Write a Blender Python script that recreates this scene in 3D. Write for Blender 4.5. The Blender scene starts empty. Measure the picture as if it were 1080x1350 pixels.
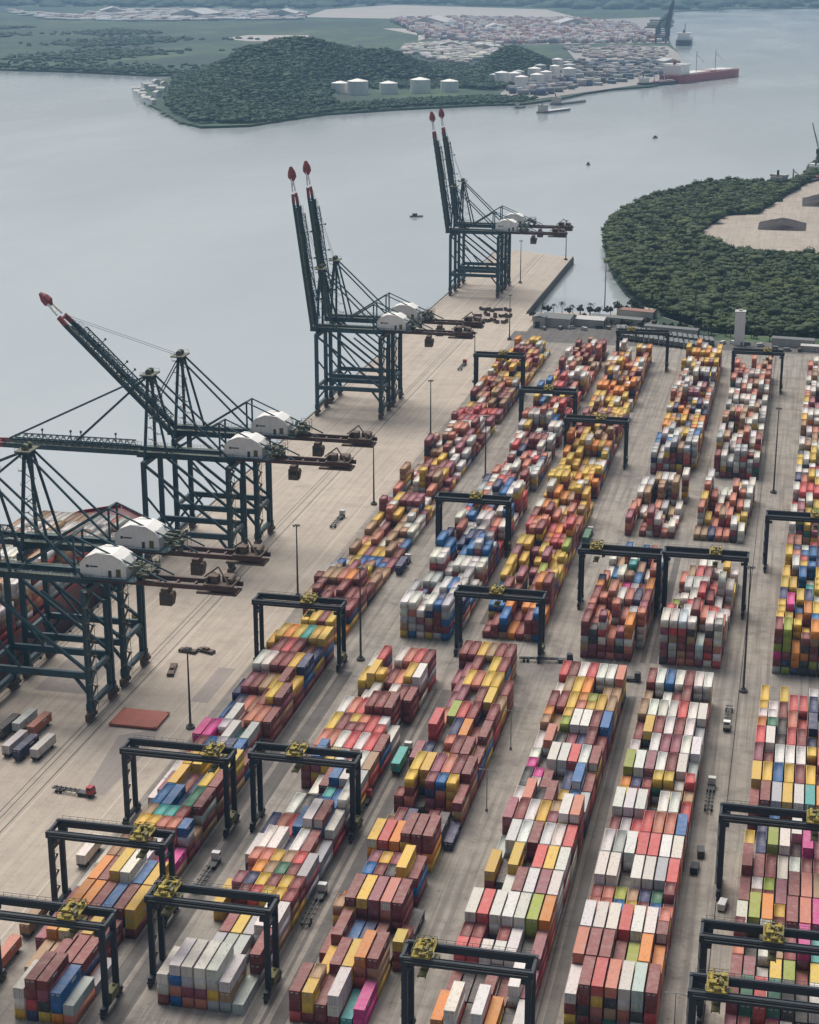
import bpy, math, random
import numpy as np
from mathutils import Vector, Matrix
R = math.radians
rng = random.Random(11)
nrg = np.random.default_rng(7)
scene = bpy.context.scene
COL = scene.collection
PI = math.pi

# ------------------------------------------------------------------ render / camera / light
scene.render.engine = 'CYCLES'
scene.cycles.use_denoising = True
scene.cycles.max_bounces = 5
scene.cycles.diffuse_bounces = 2
scene.cycles.glossy_bounces = 2
scene.cycles.transmission_bounces = 2
scene.cycles.volume_bounces = 0
scene.cycles.caustics_reflective = False
scene.cycles.caustics_refractive = False
scene.view_settings.view_transform = 'Standard'
scene.view_settings.look = 'None'
scene.view_settings.exposure = 0.12
scene.view_settings.gamma = 1.0
CAM_H = 232.0
cd = bpy.data.cameras.new('camera')
cam = bpy.data.objects.new('camera', cd); COL.objects.link(cam)
cam.location = (0, 0, CAM_H)
cam.rotation_euler = (R(90 - 17.4958), 0, R(12.6215))
cd.sensor_fit = 'HORIZONTAL'; cd.sensor_width = 36; cd.lens = 36 * 2300 / 1080
cd.clip_start = 1; cd.clip_end = 40000
scene.camera = cam

SUN_DIR = Vector((-0.26, 0.42, 0.86)).normalized()
w = bpy.data.worlds.new('World'); scene.world = w; w.use_nodes = True
nt = w.node_tree; nt.nodes.clear()
out = nt.nodes.new('ShaderNodeOutputWorld'); bg = nt.nodes.new('ShaderNodeBackground')
sky = nt.nodes.new('ShaderNodeTexSky'); sky.sky_type = 'NISHITA'; sky.sun_disc = False
sky.sun_elevation = math.asin(SUN_DIR.z); sky.sun_rotation = math.atan2(SUN_DIR.x, SUN_DIR.y)
sky.air_density = 1.0; sky.dust_density = 4.0; sky.ozone_density = 1.0
hs = nt.nodes.new('ShaderNodeHueSaturation'); hs.inputs['Saturation'].default_value = 0.60
nt.links.new(sky.outputs[0], hs.inputs['Color']); nt.links.new(hs.outputs[0], bg.inputs['Color'])
bg.inputs['Strength'].default_value = 0.095
nt.links.new(bg.outputs[0], out.inputs['Surface'])
sl = bpy.data.lights.new('sun', 'SUN'); sl.energy = 2.9; sl.angle = R(38); sl.color = (1.0, 0.94, 0.86)
so = bpy.data.objects.new('sun', sl); COL.objects.link(so)
so.rotation_euler = SUN_DIR.to_track_quat('Z', 'Y').to_euler()

# ------------------------------------------------------------------ materials
class NT:
    def __init__(s, name):
        s.m = bpy.data.materials.new(name); s.m.use_nodes = True
        s.t = s.m.node_tree; s.b = s.t.nodes['Principled BSDF']
    def n(s, typ, **kw):
        x = s.t.nodes.new(typ)
        for k, v in kw.items():
            if k.startswith('i_'):
                key = k[2:]; key = int(key) if key.isdigit() else key.replace('_', ' ')
                x.inputs[key].default_value = v
            else: setattr(x, k, v)
        return x
    def l(s, a, b): s.t.links.new(a, b)
    def noise(s, vec, scale, detail=5, rough=0.6):
        x = s.n('ShaderNodeTexNoise'); x.inputs['Scale'].default_value = scale
        x.inputs['Detail'].default_value = detail; x.inputs['Roughness'].default_value = rough
        if vec is not None: s.l(vec, x.inputs['Vector'])
        return x.outputs['Fac']
    def ramp(s, fac, stops):
        x = s.n('ShaderNodeValToRGB'); e = x.color_ramp.elements
        while len(e) < len(stops): e.new(0.5)
        for el, (p, c) in zip(e, stops):
            el.position = p; el.color = c if len(c) == 4 else (*c, 1)
        s.l(fac, x.inputs['Fac']); return x.outputs['Color']
    def mix(s, a, b, fac, mode='MIX'):
        x = s.n('ShaderNodeMix', data_type='RGBA', blend_type=mode)
        for sock, v in ((x.inputs[6], a), (x.inputs[7], b), (x.inputs[0], fac)):
            if hasattr(v, 'links') or isinstance(v, bpy.types.NodeSocket): s.l(v, sock)
            else: sock.default_value = v if isinstance(v, float) else ((*v, 1) if len(v) == 3 else v)
        return x.outputs[2]
    def mapping(s, vec, scale):
        x = s.n('ShaderNodeMapping'); x.inputs['Scale'].default_value = scale
        s.l(vec, x.inputs['Vector']); return x.outputs[0]
    def pos(s): return s.n('ShaderNodeNewGeometry').outputs['Position']
    def bump(s, fac, strength, dist):
        x = s.n('ShaderNodeBump'); x.inputs['Strength'].default_value = strength
        x.inputs['Distance'].default_value = dist
        s.l(fac, x.inputs['Height']); s.l(x.outputs[0], s.b.inputs['Normal'])

def plain(name, c, rough=0.6, var=0.25, scale=0.5, grime=(0.10, 0.08, 0.06), g=0.35, metal=0.0):
    """painted or raw surface with two scales of mottling and a grime layer"""
    k = NT(name); p = k.pos()
    n1 = k.noise(p, scale, 6); n2 = k.noise(k.mapping(p, (1.7, 1.7, 0.35)), scale * 2.3, 4)
    a = k.ramp(n1, [(0.3, tuple(x * (1 - var) for x in c)), (0.7, tuple(min(1, x * (1 + var)) for x in c))])
    f = k.ramp(n2, [(0.52, (0, 0, 0)), (0.78, (g, g, g))])
    k.l(k.mix(a, grime, f), k.b.inputs['Base Color'])
    k.l(k.ramp(n1, [(0.3, (rough - .08,) * 3), (0.7, (min(1, rough + .1),) * 3)]), k.b.inputs['Roughness'])
    k.b.inputs['Metallic'].default_value = metal
    return k.m

def paint_nodes(k, colour):
    p = k.n('ShaderNodeTexCoord').outputs['Object'] if colour == 'object' else k.pos()
    if colour == 'object':
        oi = k.n('ShaderNodeObjectInfo'); base = oi.outputs['Color']
        add = k.n('ShaderNodeVectorMath', operation='ADD'); k.l(p, add.inputs[0])
        mul = k.n('ShaderNodeVectorMath', operation='SCALE'); mul.inputs[0].default_value = (37, 91, 53)
        k.l(oi.outputs['Random'], mul.inputs['Scale']); k.l(mul.outputs[0], add.inputs[1]); p = add.outputs[0]
    else:
        base = k.n('ShaderNodeAttribute', attribute_name='Col').outputs['Color']
    streak = k.noise(k.mapping(p, (2.6, 0.9, 0.22)), 1.0, 6, 0.65)
    blot = k.noise(p, 0.45, 5, 0.6)
    c = k.mix(base, (0.16, 0.08, 0.045), k.ramp(streak, [(0.53, (0, 0, 0)), (0.72, (0.62,) * 3)]))
    c = k.mix(c, (0.42, 0.40, 0.37), k.ramp(blot, [(0.48, (0.0,) * 3), (0.8, (0.26,) * 3)]))
    geo = k.n('ShaderNodeNewGeometry'); sep = k.n('ShaderNodeSeparateXYZ'); k.l(geo.outputs['Normal'], sep.inputs[0])
    up = k.ramp(sep.outputs['Z'], [(0.6, (0,) * 3), (0.9, (1,) * 3)])
    dust = k.ramp(k.noise(p, 0.9, 4), [(0.3, (0.10,) * 3), (0.7, (0.24,) * 3)])
    d = k.mix((0, 0, 0), dust, up)
    c = k.mix(c, (0.50, 0.44, 0.38), d)
    k.l(c, k.b.inputs['Base Color']); k.b.inputs['Roughness'].default_value = 0.62
    k.b.inputs['Specular IOR Level'].default_value = 0.25
    return k.m
M = {}
M['paint'] = paint_nodes(NT('container_paint'), 'object')
M['paint_many'] = paint_nodes(NT('container_paint_many'), 'attr')
M['mark'] = plain('worn_marking', (0.50, 0.48, 0.45), 0.6, 0.5, 1.6, (0.12, 0.07, 0.06), 0.9)
M['crane'] = plain('crane_paint', (0.015, 0.058, 0.078), 0.55, 0.4, 0.25, (0.06, 0.045, 0.035), 0.55)
M['crane_light'] = plain('crane_catwalk', (0.10, 0.11, 0.075), 0.7, 0.35, 0.7)
M['rust'] = plain('backreach_paint', (0.085, 0.045, 0.040), 0.7, 0.4, 0.35, (0.05, 0.045, 0.04), 0.7)
M['redtip'] = plain('boom_tip_red', (0.25, 0.05, 0.055), 0.7, 0.35, 0.5, (0.09, 0.07, 0.06), 0.6)
M['whitepaint'] = plain('white_paint', (0.80, 0.785, 0.74), 0.5, 0.06, 0.3, (0.32, 0.29, 0.24), 0.35)
M['rtg'] = plain('yard_crane_paint', (0.010, 0.021, 0.033), 0.6, 0.35, 0.4, (0.04, 0.034, 0.028), 0.45)
M['yellow'] = plain('machinery_yellow', (0.33, 0.25, 0.03), 0.7, 0.45, 0.9, (0.04, 0.038, 0.025), 1.0)
M['olive'] = plain('dirty_olive', (0.14, 0.13, 0.05), 0.7, 0.3, 1.0)
M['rubber'] = plain('rubber', (0.025, 0.025, 0.027), 0.8, 0.2)
M['glass'] = plain('dark_glass', (0.02, 0.03, 0.04), 0.12, 0.1)
M['steel'] = plain('galvanised', (0.20, 0.21, 0.20), 0.5, 0.2)
M['dark'] = plain('dark_steel', (0.045, 0.048, 0.05), 0.55, 0.25)
M['brown'] = plain('brown_iron', (0.11, 0.075, 0.055), 0.75, 0.35, 0.8)
M['hatch'] = plain('hatch_cover_red', (0.34, 0.095, 0.06), 0.6, 0.2, 0.35)
M['hull'] = plain('hull_maroon', (0.12, 0.022, 0.028), 0.45, 0.25, 0.15)
M['shipdark'] = plain('ship_red', (0.30, 0.03, 0.04), 0.5, 0.25, 0.3)
M['roof_grey'] = plain('roof_grey', (0.13, 0.14, 0.14), 0.7, 0.2, 0.15)
M['roof_pale'] = plain('roof_pale', (0.48, 0.48, 0.46), 0.7, 0.15, 0.15)
M['roof_red'] = plain('roof_red', (0.26, 0.12, 0.09), 0.7, 0.2, 0.15)
M['wall'] = plain('wall_render', (0.42, 0.40, 0.36), 0.8, 0.12, 0.3)
M['trunk'] = plain('bark', (0.10, 0.075, 0.05), 0.9, 0.3)
M['truck_red'] = plain('truck_red', (0.36, 0.03, 0.04), 0.45, 0.15)
M['car_white'] = plain('car_white', (0.62, 0.62, 0.60), 0.4, 0.06)
M['buoy'] = plain('boat_grey', (0.12, 0.12, 0.12), 0.5, 0.2)
M['quay_wall'] = plain('quay_wall', (0.10, 0.10, 0.09), 0.85, 0.3, 0.2)
M['pile'] = plain('ore_pile', (0.034, 0.026, 0.024), 0.95, 0.35, 0.15)
M['tank'] = plain('tank_white', (0.84, 0.82, 0.77), 0.5, 0.06, 0.05)
M['tank_grey'] = plain('tank_grey', (0.40, 0.41, 0.41), 0.5, 0.1, 0.05)

def leafmat(name, a, b, c):
    k = NT(name); at = k.n('ShaderNodeAttribute', attribute_name='Col').outputs['Color']
    sx = k.n('ShaderNodeSeparateXYZ'); k.l(at, sx.inputs[0])
    n = k.noise(k.mapping(k.pos(), (0.02, 0.012, 0.02)), 1.0, 5)
    mx = k.n('ShaderNodeMath', operation='MULTIPLY_ADD'); k.l(n, mx.inputs[0]); mx.inputs[1].default_value = 1.25
    k.l(sx.outputs['X'], mx.inputs[2]); 
    mm = k.n('ShaderNodeMath', operation='MULTIPLY'); k.l(mx.outputs[0], mm.inputs[0]); mm.inputs[1].default_value = 0.52
    k.l(k.ramp(mm.outputs[0], [(0.12, a), (0.5, b), (0.88, c)]), k.b.inputs['Base Color'])
    k.b.inputs['Roughness'].default_value = 0.75; k.b.inputs['Specular IOR Level'].default_value = 0.25
    return k.m
M['mangrove'] = leafmat('mangrove_leaves', (0.015, 0.034, 0.016), (0.038, 0.064, 0.020), (0.095, 0.115, 0.028))
M['hillwood'] = leafmat('hill_leaves', (0.008, 0.030, 0.018), (0.018, 0.054, 0.026), (0.058, 0.100, 0.040))
M['palm'] = leafmat('palm_leaves', (0.02, 0.035, 0.016), (0.035, 0.055, 0.024), (0.06, 0.08, 0.03))

def concrete(name, c1, c2, stain, lane):
    k = NT(name); p = k.pos()
    big = k.noise(p, 0.018, 6, 0.6); mid = k.noise(p, 0.12, 6, 0.65); fine = k.noise(p, 1.3, 4)
    tr = k.noise(k.mapping(p, (0.55, 0.012, 1)), 1.0, 4, 0.6)
    c = k.ramp(big, [(0.35, c1), (0.65, c2)])
    c = k.mix(c, stain, k.ramp(mid, [(0.45, (0,) * 3), (0.72, (lane + .05,) * 3)]))
    c = k.mix(c, stain, k.ramp(tr, [(0.47, (0,) * 3), (0.64, (lane,) * 3)]))
    tk = k.noise(k.mapping(p, (2.4, 0.02, 1)), 1.0, 3, 0.6)
    c = k.mix(c, tuple(x * 0.5 for x in stain), k.ramp(tk, [(0.58, (0,) * 3), (0.72, (0.6 * lane,) * 3)]))
    oil = k.noise(p, 0.07, 7, 0.75)
    c = k.mix(c, tuple(x * 0.55 for x in stain), k.ramp(oil, [(0.55, (0,) * 3), (0.70, (1.0 * lane,) * 3)]))
    blot = k.noise(p, 0.35, 5, 0.7)
    c = k.mix(c, tuple(x * 0.35 for x in stain), k.ramp(blot, [(0.58, (0,) * 3), (0.72, (0.9 * lane,) * 3)]))
    br = k.n('ShaderNodeTexBrick'); br.offset = 0.0
    k.l(p, br.inputs['Vector']); br.inputs['Scale'].default_value = 1.0
    br.inputs['Brick Width'].default_value = 7.5; br.inputs['Row Height'].default_value = 7.5
    br.inputs['Mortar Size'].default_value = 0.09; br.inputs['Mortar Smooth'].default_value = 0.3
    br.inputs['Color1'].default_value = (1, 1, 1, 1); br.inputs['Color2'].default_value = (0.965, 0.965, 0.965, 1); br.inputs['Mortar'].default_value = (0.84, 0.83, 0.82, 1)
    c = k.mix(c, br.outputs['Color'], 0.8, 'MULTIPLY')
    c = k.mix(c, k.ramp(fine, [(0.3, (0.86,) * 3), (0.7, (1.0,) * 3)]), 1.0, 'MULTIPLY')
    k.l(c, k.b.inputs['Base Color']); k.b.inputs['Roughness'].default_value = 0.85
    k.bump(fine, 0.2, 0.02)
    return k.m
M['apron'] = concrete('quay_concrete', (0.425, 0.365, 0.300), (0.495, 0.428, 0.352), (0.25, 0.212, 0.175), 0.30)
M['yard'] = concrete('yard_concrete', (0.290, 0.264, 0.226), (0.352, 0.320, 0.275), (0.135, 0.12, 0.106), 0.62)
M['lane_pale'] = concrete('runway_concrete', (0.26, 0.235, 0.205), (0.32, 0.288, 0.25), (0.13, 0.115, 0.10), 0.6)
M['asphalt_and_shade'] = concrete('asphalt_and_shade', (0.115, 0.106, 0.098), (0.16, 0.148, 0.136), (0.06, 0.056, 0.052), 0.55)  # dark road surface; in the aisles its tone also carries painted shade
M['patch'] = concrete('patched_paving', (0.30, 0.26, 0.235), (0.34, 0.30, 0.27), (0.22, 0.19, 0.17), 0.3)
M['sand'] = concrete('sand_yard', (0.36, 0.31, 0.25), (0.45, 0.395, 0.33), (0.26, 0.22, 0.18), 0.5)
M['line'] = plain('painted_line', (0.52, 0.46, 0.39), 0.7, 0.15, 0.4, (0.36, 0.31, 0.26), 0.9)
M['rail'] = plain('rail_steel', (0.055, 0.05, 0.046), 0.6, 0.25)

k = NT('water'); p = k.pos()
wv = k.noise(k.mapping(p, (0.08, 0.05, 1)), 1.0, 6, 0.65)
lg = k.noise(k.mapping(p, (0.0030, 0.0011, 1)), 1.0, 7, 0.55)
k.l(k.ramp(lg, [(0.3, (0.330, 0.372, 0.388)), (0.7, (0.425, 0.462, 0.470))]), k.b.inputs['Base Color'])
k.l(k.ramp(lg, [(0.35, (0.08,) * 3), (0.7, (0.20,) * 3)]), k.b.inputs['Roughness'])
k.b.inputs['IOR'].default_value = 1.33
k.bump(wv, 0.16, 0.6); M['water'] = k.m

def landmat():
    k = NT('marsh_green'); p = k.pos()
    a = k.noise(k.mapping(p, (0.0040, 0.0016, 1)), 1.0, 8, 0.65); b = k.noise(k.mapping(p, (0.02, 0.006, 1)), 1.0, 6, 0.65)
    c = k.ramp(a, [(0.38, (0.006, 0.026, 0.020)), (0.46, (0.018, 0.060, 0.032)), (0.53, (0.040, 0.095, 0.036)), (0.62, (0.095, 0.130, 0.055))])
    c = k.mix(c, (0.018, 0.036, 0.026), k.ramp(b, [(0.42, (0.75,) * 3), (0.62, (0,) * 3)]))
    k.l(c, k.b.inputs['Base Color']); k.b.inputs['Roughness'].default_value = 0.9
    return k.m
M['land'] = landmat()
M['flats'] = plain('pale_flats', (0.42, 0.39, 0.36), 0.9, 0.12, 0.003, (0.25, 0.24, 0.22), 0.5)
M['portground'] = plain('port_ground', (0.30, 0.285, 0.27), 0.9, 0.2, 0.006)

# ------------------------------------------------------------------ mesh builder
class MB:
    def __init__(s): s.v = []; s.f = []; s.mi = []; s.cur = 0
    def add(s, vs, fs):
        o = len(s.v); s.v += [tuple(x) for x in vs]
        for f in fs: s.f.append(tuple(i + o for i in f)); s.mi.append(s.cur)
        return s
    def box(s, x0, x1, y0, y1, z0, z1):
        return s.add([(x0, y0, z0), (x1, y0, z0), (x1, y1, z0), (x0, y1, z0), (x0, y0, z1), (x1, y0, z1), (x1, y1, z1), (x0, y1, z1)],
              [(3, 2, 1, 0), (4, 5, 6, 7), (0, 1, 5, 4), (1, 2, 6, 5), (2, 3, 7, 6), (3, 0, 4, 7)])
    def cbox(s, c, d): return s.box(c[0] - d[0] / 2, c[0] + d[0] / 2, c[1] - d[1] / 2, c[1] + d[1] / 2, c[2] - d[2] / 2, c[2] + d[2] / 2)
    def bar(s, a, b, w, h=None):
        h = h or w; a = Vector(a); b = Vector(b); d = (b - a).normalized()
        up = Vector((0, 0, 1)) if abs(d.z) < 0.95 else Vector((0, 1, 0))
        r = d.cross(up).normalized(); u = r.cross(d).normalized()
        vs = []
        for q in (a, b):
            for i, j in ((-1, -1), (1, -1), (1, 1), (-1, 1)): vs.append(q + r * (i * w / 2) + u * (j * h / 2))
        return s.add(vs, [(0, 3, 2, 1), (4, 5, 6, 7), (0, 1, 5, 4), (1, 2, 6, 5), (2, 3, 7, 6), (3, 0, 4, 7)])
    def cyl(s, a, b, r, n=10, r2=None):
        r2 = r if r2 is None else r2; a = Vector(a); b = Vector(b); d = (b - a).normalized()
        up = Vector((0, 0, 1)) if abs(d.z) < 0.95 else Vector((1, 0, 0))
        x = d.cross(up).normalized(); y = d.cross(x).normalized(); vs = []
        for q, rr in ((a, r), (b, r2)):
            for i in range(n): t = 2 * PI * i / n; vs.append(q + x * (rr * math.cos(t)) + y * (rr * math.sin(t)))
        fs = [(i, (i + 1) % n, n + (i + 1) % n, n + i) for i in range(n)] + [tuple(range(n - 1, -1, -1)), tuple(range(n, 2 * n))]
        return s.add(vs, fs)
    def prism_y(s, prof, y0, y1):           # profile in x-z, extruded along y
        n = len(prof); vs = [(x, y0, z) for x, z in prof] + [(x, y1, z) for x, z in prof]
        return s.add(vs, [tuple(range(n)), tuple(range(2 * n - 1, n - 1, -1))] + [(i, n + i, n + (i + 1) % n, (i + 1) % n) for i in range(n)])
    def slab(s, poly, z0, z1):              # polygon in x-y, extruded along z
        n = len(poly); a = sum(poly[i][0] * poly[(i + 1) % n][1] - poly[(i + 1) % n][0] * poly[i][1] for i in range(n))
        if a < 0: poly = poly[::-1]
        vs = [(x, y, z0) for x, y in poly] + [(x, y, z1) for x, y in poly]
        return s.add(vs, [tuple(range(n - 1, -1, -1)), tuple(range(n, 2 * n))] + [(i, (i + 1) % n, n + (i + 1) % n, n + i) for i in range(n)])
    def build(s, name, mats, parent=None, loc=None):
        me = bpy.data.meshes.new(name); me.from_pydata(s.v, [], s.f)
        for m in (mats if isinstance(mats, (list, tuple)) else [mats]): me.materials.append(m)
        if max(s.mi, default=0): me.polygons.foreach_set('material_index', s.mi)
        me.update()
        o = bpy.data.objects.new(name, me); COL.objects.link(o)
        if parent: o.parent = parent
        if loc: o.location = loc
        return o
def tag(o, label=None, cat=None, group=None, kind=None):
    if label: o['label'] = label
    if cat: o['category'] = cat
    if group: o['group'] = group
    if kind: o['kind'] = kind
    return o
def empty(name, loc, rz=0):
    o = bpy.data.objects.new(name, None); COL.objects.link(o); o.location = loc; o.rotation_euler = (0, 0, rz); o.empty_display_size = 1
    return o
def copy_tree(o, parent=None):
    c = o.copy(); COL.objects.link(c); c.parent = parent
    for ch in list(o.children): copy_tree(ch, c)
    return c
ORD = ['zeroth', 'first', 'second', 'third', 'fourth', 'fifth', 'sixth', 'seventh', 'eighth', 'ninth', 'tenth', 'eleventh', 'twelfth', 'thirteenth', 'fourteenth', 'fifteenth', 'sixteenth', 'seventeenth', 'eighteenth', 'nineteenth', 'twentieth']
def np_mesh(name, V, F, mats, col=None, kind=None, parent=None):
    """V (n,3), F (m,k) index array -> one object; col (m,3) per-face colour in attribute Col"""
    me = bpy.data.meshes.new(name); V = np.asarray(V, np.float32); F = np.asarray(F, np.int32); m, q = F.shape
    me.vertices.add(len(V)); me.vertices.foreach_set('co', V.ravel())
    me.loops.add(m * q); me.loops.foreach_set('vertex_index', F.ravel())
    me.polygons.add(m); me.polygons.foreach_set('loop_start', np.arange(0, m * q, q, dtype=np.int32)); me.polygons.foreach_set('loop_total', np.full(m, q, np.int32))
    if col is not None:
        at = me.attributes.new('Col', 'FLOAT_COLOR', 'FACE'); c4 = np.ones((m, 4), np.float32); c4[:, :3] = col; at.data.foreach_set('color', c4.ravel())
    me.materials.append(mats); me.update(); me.validate()
    o = bpy.data.objects.new(name, me); COL.objects.link(o)
    if kind: o['kind'] = kind
    if parent: o.parent = parent
    return o

# ------------------------------------------------------------------ setting: water, terminal ground, far land
WZ = -5.0
b = MB(); b.add([(-12000, 60, WZ), (9000, 60, WZ), (9000, 19000, WZ), (-12000, 19000, WZ)], [(0, 1, 2, 3)])
tag(b.build('water', M['water']), kind='structure')
QX = -250.5
TERM = [(QX, 90), (260, 90), (260, 1124), (-50, 1142), (-88, 1190), (-94, 1217), (-104, 1223), (-127, 1189), (-148, 1193), (-173, 1188), (-182, 1180), (-181, 1428), (-236, 1456), (QX, 1450)]
b = MB(); b.slab(TERM, WZ - 6, 0.0)
g = b.build('terminal_ground', [M['apron'], M['quay_wall']])
for pl in g.data.polygons: pl.material_index = 0 if pl.normal.z > 0.5 else 1
tag(g, kind='structure')
def sheet(name, rects, z, mat):
    b = MB()
    for x0, x1, y0, y1 in rects: b.add([(x0, y0, z), (x1, y0, z), (x1, y1, z), (x0, y1, z)], [(0, 1, 2, 3)])
    return tag(b.build(name, mat), kind='structure')
sheet('yard_pavement', [(-176.5, 259, 91, 1122)], 0.006, M['yard'])
sheet('access_road', [(-180, 259, 1090, 1121), (-172, -62, 1121, 1142), (-170, -90, 1142, 1176)], 0.012, M['asphalt_and_shade'])
sheet('cross_road', [(-176, 240, 539, 562), (-80, 240, 782, 799)], 0.012, M['lane_pale'])
b = MB(); b.add([(x, y, .008) for x, y in [(-90, 1150), (-62, 1120.5), (259, 1120.5), (259, 1123.5), (-50, 1141.4), (-88, 1189), (-93, 1214), (-100, 1216), (-104, 1176)]], [tuple(range(9))]); tag(b.build('verge', M['land']), kind='structure')
rw = []
for x in (-174.5, -145.0, -138.5, -110.0, -107.6, -78.6, -75.5, -46.5, -42.2, -10.6, -9.4, 22.0):
    rw += [(x - 0.7, x + 0.7, 100, 1080)]
sheet('stained_shaded_lane', [(-47.6, -41.9, 300, 536), (-113.0, -103.4, 300, 528), (-149.2, -139.8, 300, 536), (-44.8, -38.9, 566, 690), (-105.8, -103.2, 590, 1050)], 0.0155, M['asphalt_and_shade'])  # dark aisle strips: stains plus the shade between stacks, put into the colour
sheet('crane_runway', rw, 0.018, M['lane_pale'])
sheet('crane_rail', [(x + d - 0.16, x + d + 0.16, 95, 1440) for x in (-247, -212) for d in (-0.9, 0.9)] + [(-211.0 + 3.4, -211.0 + 3.8, 95, 1440)], 0.014, M['rail'])
sheet('apron_line', [(x - 0.16, x + 0.16, 100, 1420) for x in (-206, -183, -231)], 0.010, M['line'])
b = MB(); b.add([(-199, 470, .012), (-194, 429, .012), (-188, 430, .012), (-186, 459, .012), (-188, 478, .012)], [(4, 3, 2, 1, 0)][:1]); b.add([(-186, 500, .012), (-180, 500, .012), (-180, 530, .012), (-186, 530, .012)], [(0, 1, 2, 3)]); b.add([(-240, 498, .012), (-222, 498, .012), (-222, 540, .012), (-240, 540, .012)], [(0, 1, 2, 3)])
tag(b.build('paving_patch', M['patch']), kind='structure')
# quay edge kerb and fenders
b = MB(); b.box(QX, QX + 0.7, 95, 1449, 0, 0.35); b.box(-181.9, -181.2, 1184, 1427, 0, 1.1); b.build('quay_kerb', M['quay_wall'])['kind'] = 'structure'

FAR_LAND = [(-2163, 3927), (-1815, 3812), (-1611, 3768), (-1395, 3674), (-1348, 3712), (-1326, 3557), (-1281, 3349), (-1219, 3147), (-1138, 2955), (-1037, 2776), (-948, 2603), (-884, 2523), (-820, 2564), (-795, 2680), (-763, 2790), (-676, 2905), (-546, 3035), (-484, 3066), (-437, 3204), (-396, 3436), (-306, 3567), (-269, 3768), (-298, 4345), (-367, 5025), (-413, 5399), (-512, 6490), (-689, 9164), (-451, 9679), (298, 10181), (1500, 10800), (2500, 18000), (-9270, 18000), (-9270, 3980)]
b = MB(); b.slab(FAR_LAND, WZ - 4, -1.5); tag(b.build('far_land', M['land']), kind='structure')
FLATS = [(-2226, 7776), (-2473, 9067), (-2358, 10132), (-1362, 9316), (-1039, 8042), (-1435, 7953), (-1630, 7575)]
b = MB(); b.slab(FLATS, -2, -1.0); b.slab([(-1850, 5500), (-1848, 5790), (-1650, 5830), (-1560, 5470), (-1690, 5330)], -2, -1.0); b.slab([(-1200, 5480), (-1290, 5900), (-1560, 6500), (-1480, 6500), (-1230, 5920)], -2, -1.02)
tag(b.build('mudflat', M['flats']), kind='structure')
PORT = [(-1733, 7447), (-1524, 7708), (-984, 7615), (-676, 8123), (-427, 5500), (-819, 5308), (-907, 5288), (-1218, 5664)]
b = MB(); b.slab(PORT, -2, -0.9); b.slab([(-694, 5137), (-416, 5297), (-360, 4939), (-300, 4379), (-290, 3800), (-330, 3600), (-480, 3150), (-560, 3230), (-600, 3900), (-568, 4422)], -2, -0.86)
tag(b.build('port_ground', M['portground']), kind='structure')
ISLAND = [(-171, 1547), (-157, 1451), (-142, 1367), (-125, 1295), (-107, 1243), (-94, 1217), (-90, 1195), (-60, 1130), (260, 1110), (420, 1700), (300, 2369), (21, 2287), (-1, 2027), (-24, 1951), (-61, 1963), (-105, 1939), (-132, 1866), (-157, 1798), (-170, 1709), (-175, 1628)]
b = MB(); b.slab(ISLAND, WZ - 4, -3.8); tag(b.build('island_ground', M['land']), kind='structure')
SAND = [(-90, 1566), (-83, 1634), (-71, 1709), (-40, 1732), (-35, 1772), (8, 2014), (43, 2203), (200, 2227), (320, 1900), (260, 1480), (109, 1475), (16, 1462), (-15, 1458), (-52, 1482), (-71, 1510)]
b = MB(); b.slab(SAND, -6, -0.2); tag(b.build('sand_ground', M['sand']), kind='structure')

# ------------------------------------------------------------------ woods
def inside(poly, P):
    x, y = P[:, 0], P[:, 1]; r = np.zeros(len(P), bool); n = len(poly)
    for i in range(n):
        x1, y1 = poly[i]; x2, y2 = poly[(i + 1) % n]
        c = ((y1 > y) != (y2 > y)); xx = x1 + (y - y1) * (x2 - x1) / ((y2 - y1) or 1e-9); r ^= c & (x < xx)
    return r
def poly_dist(poly, P):
    d = np.full(len(P), 1e9); n = len(poly)
    for i in range(n):
        a = np.array(poly[i], float); e = np.array(poly[(i + 1) % n], float) - a
        t = np.clip(((P - a) @ e) / (e @ e), 0, 1); d = np.minimum(d, np.hypot(*(P - a - t[:, None] * e).T))
    return d
def ico():
    import bmesh
    bm = bmesh.new(); bmesh.ops.create_icosphere(bm, subdivisions=2, radius=1); v = np.array([q.co[:] for q in bm.verts]); f = np.array([[q.index for q in x.verts] for x in bm.faces]); bm.free()
    return v, f
IV, IF = ico()
keep = (IV[IF].mean(1)[:, 2] > -0.35); IF = IF[keep]
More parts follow.
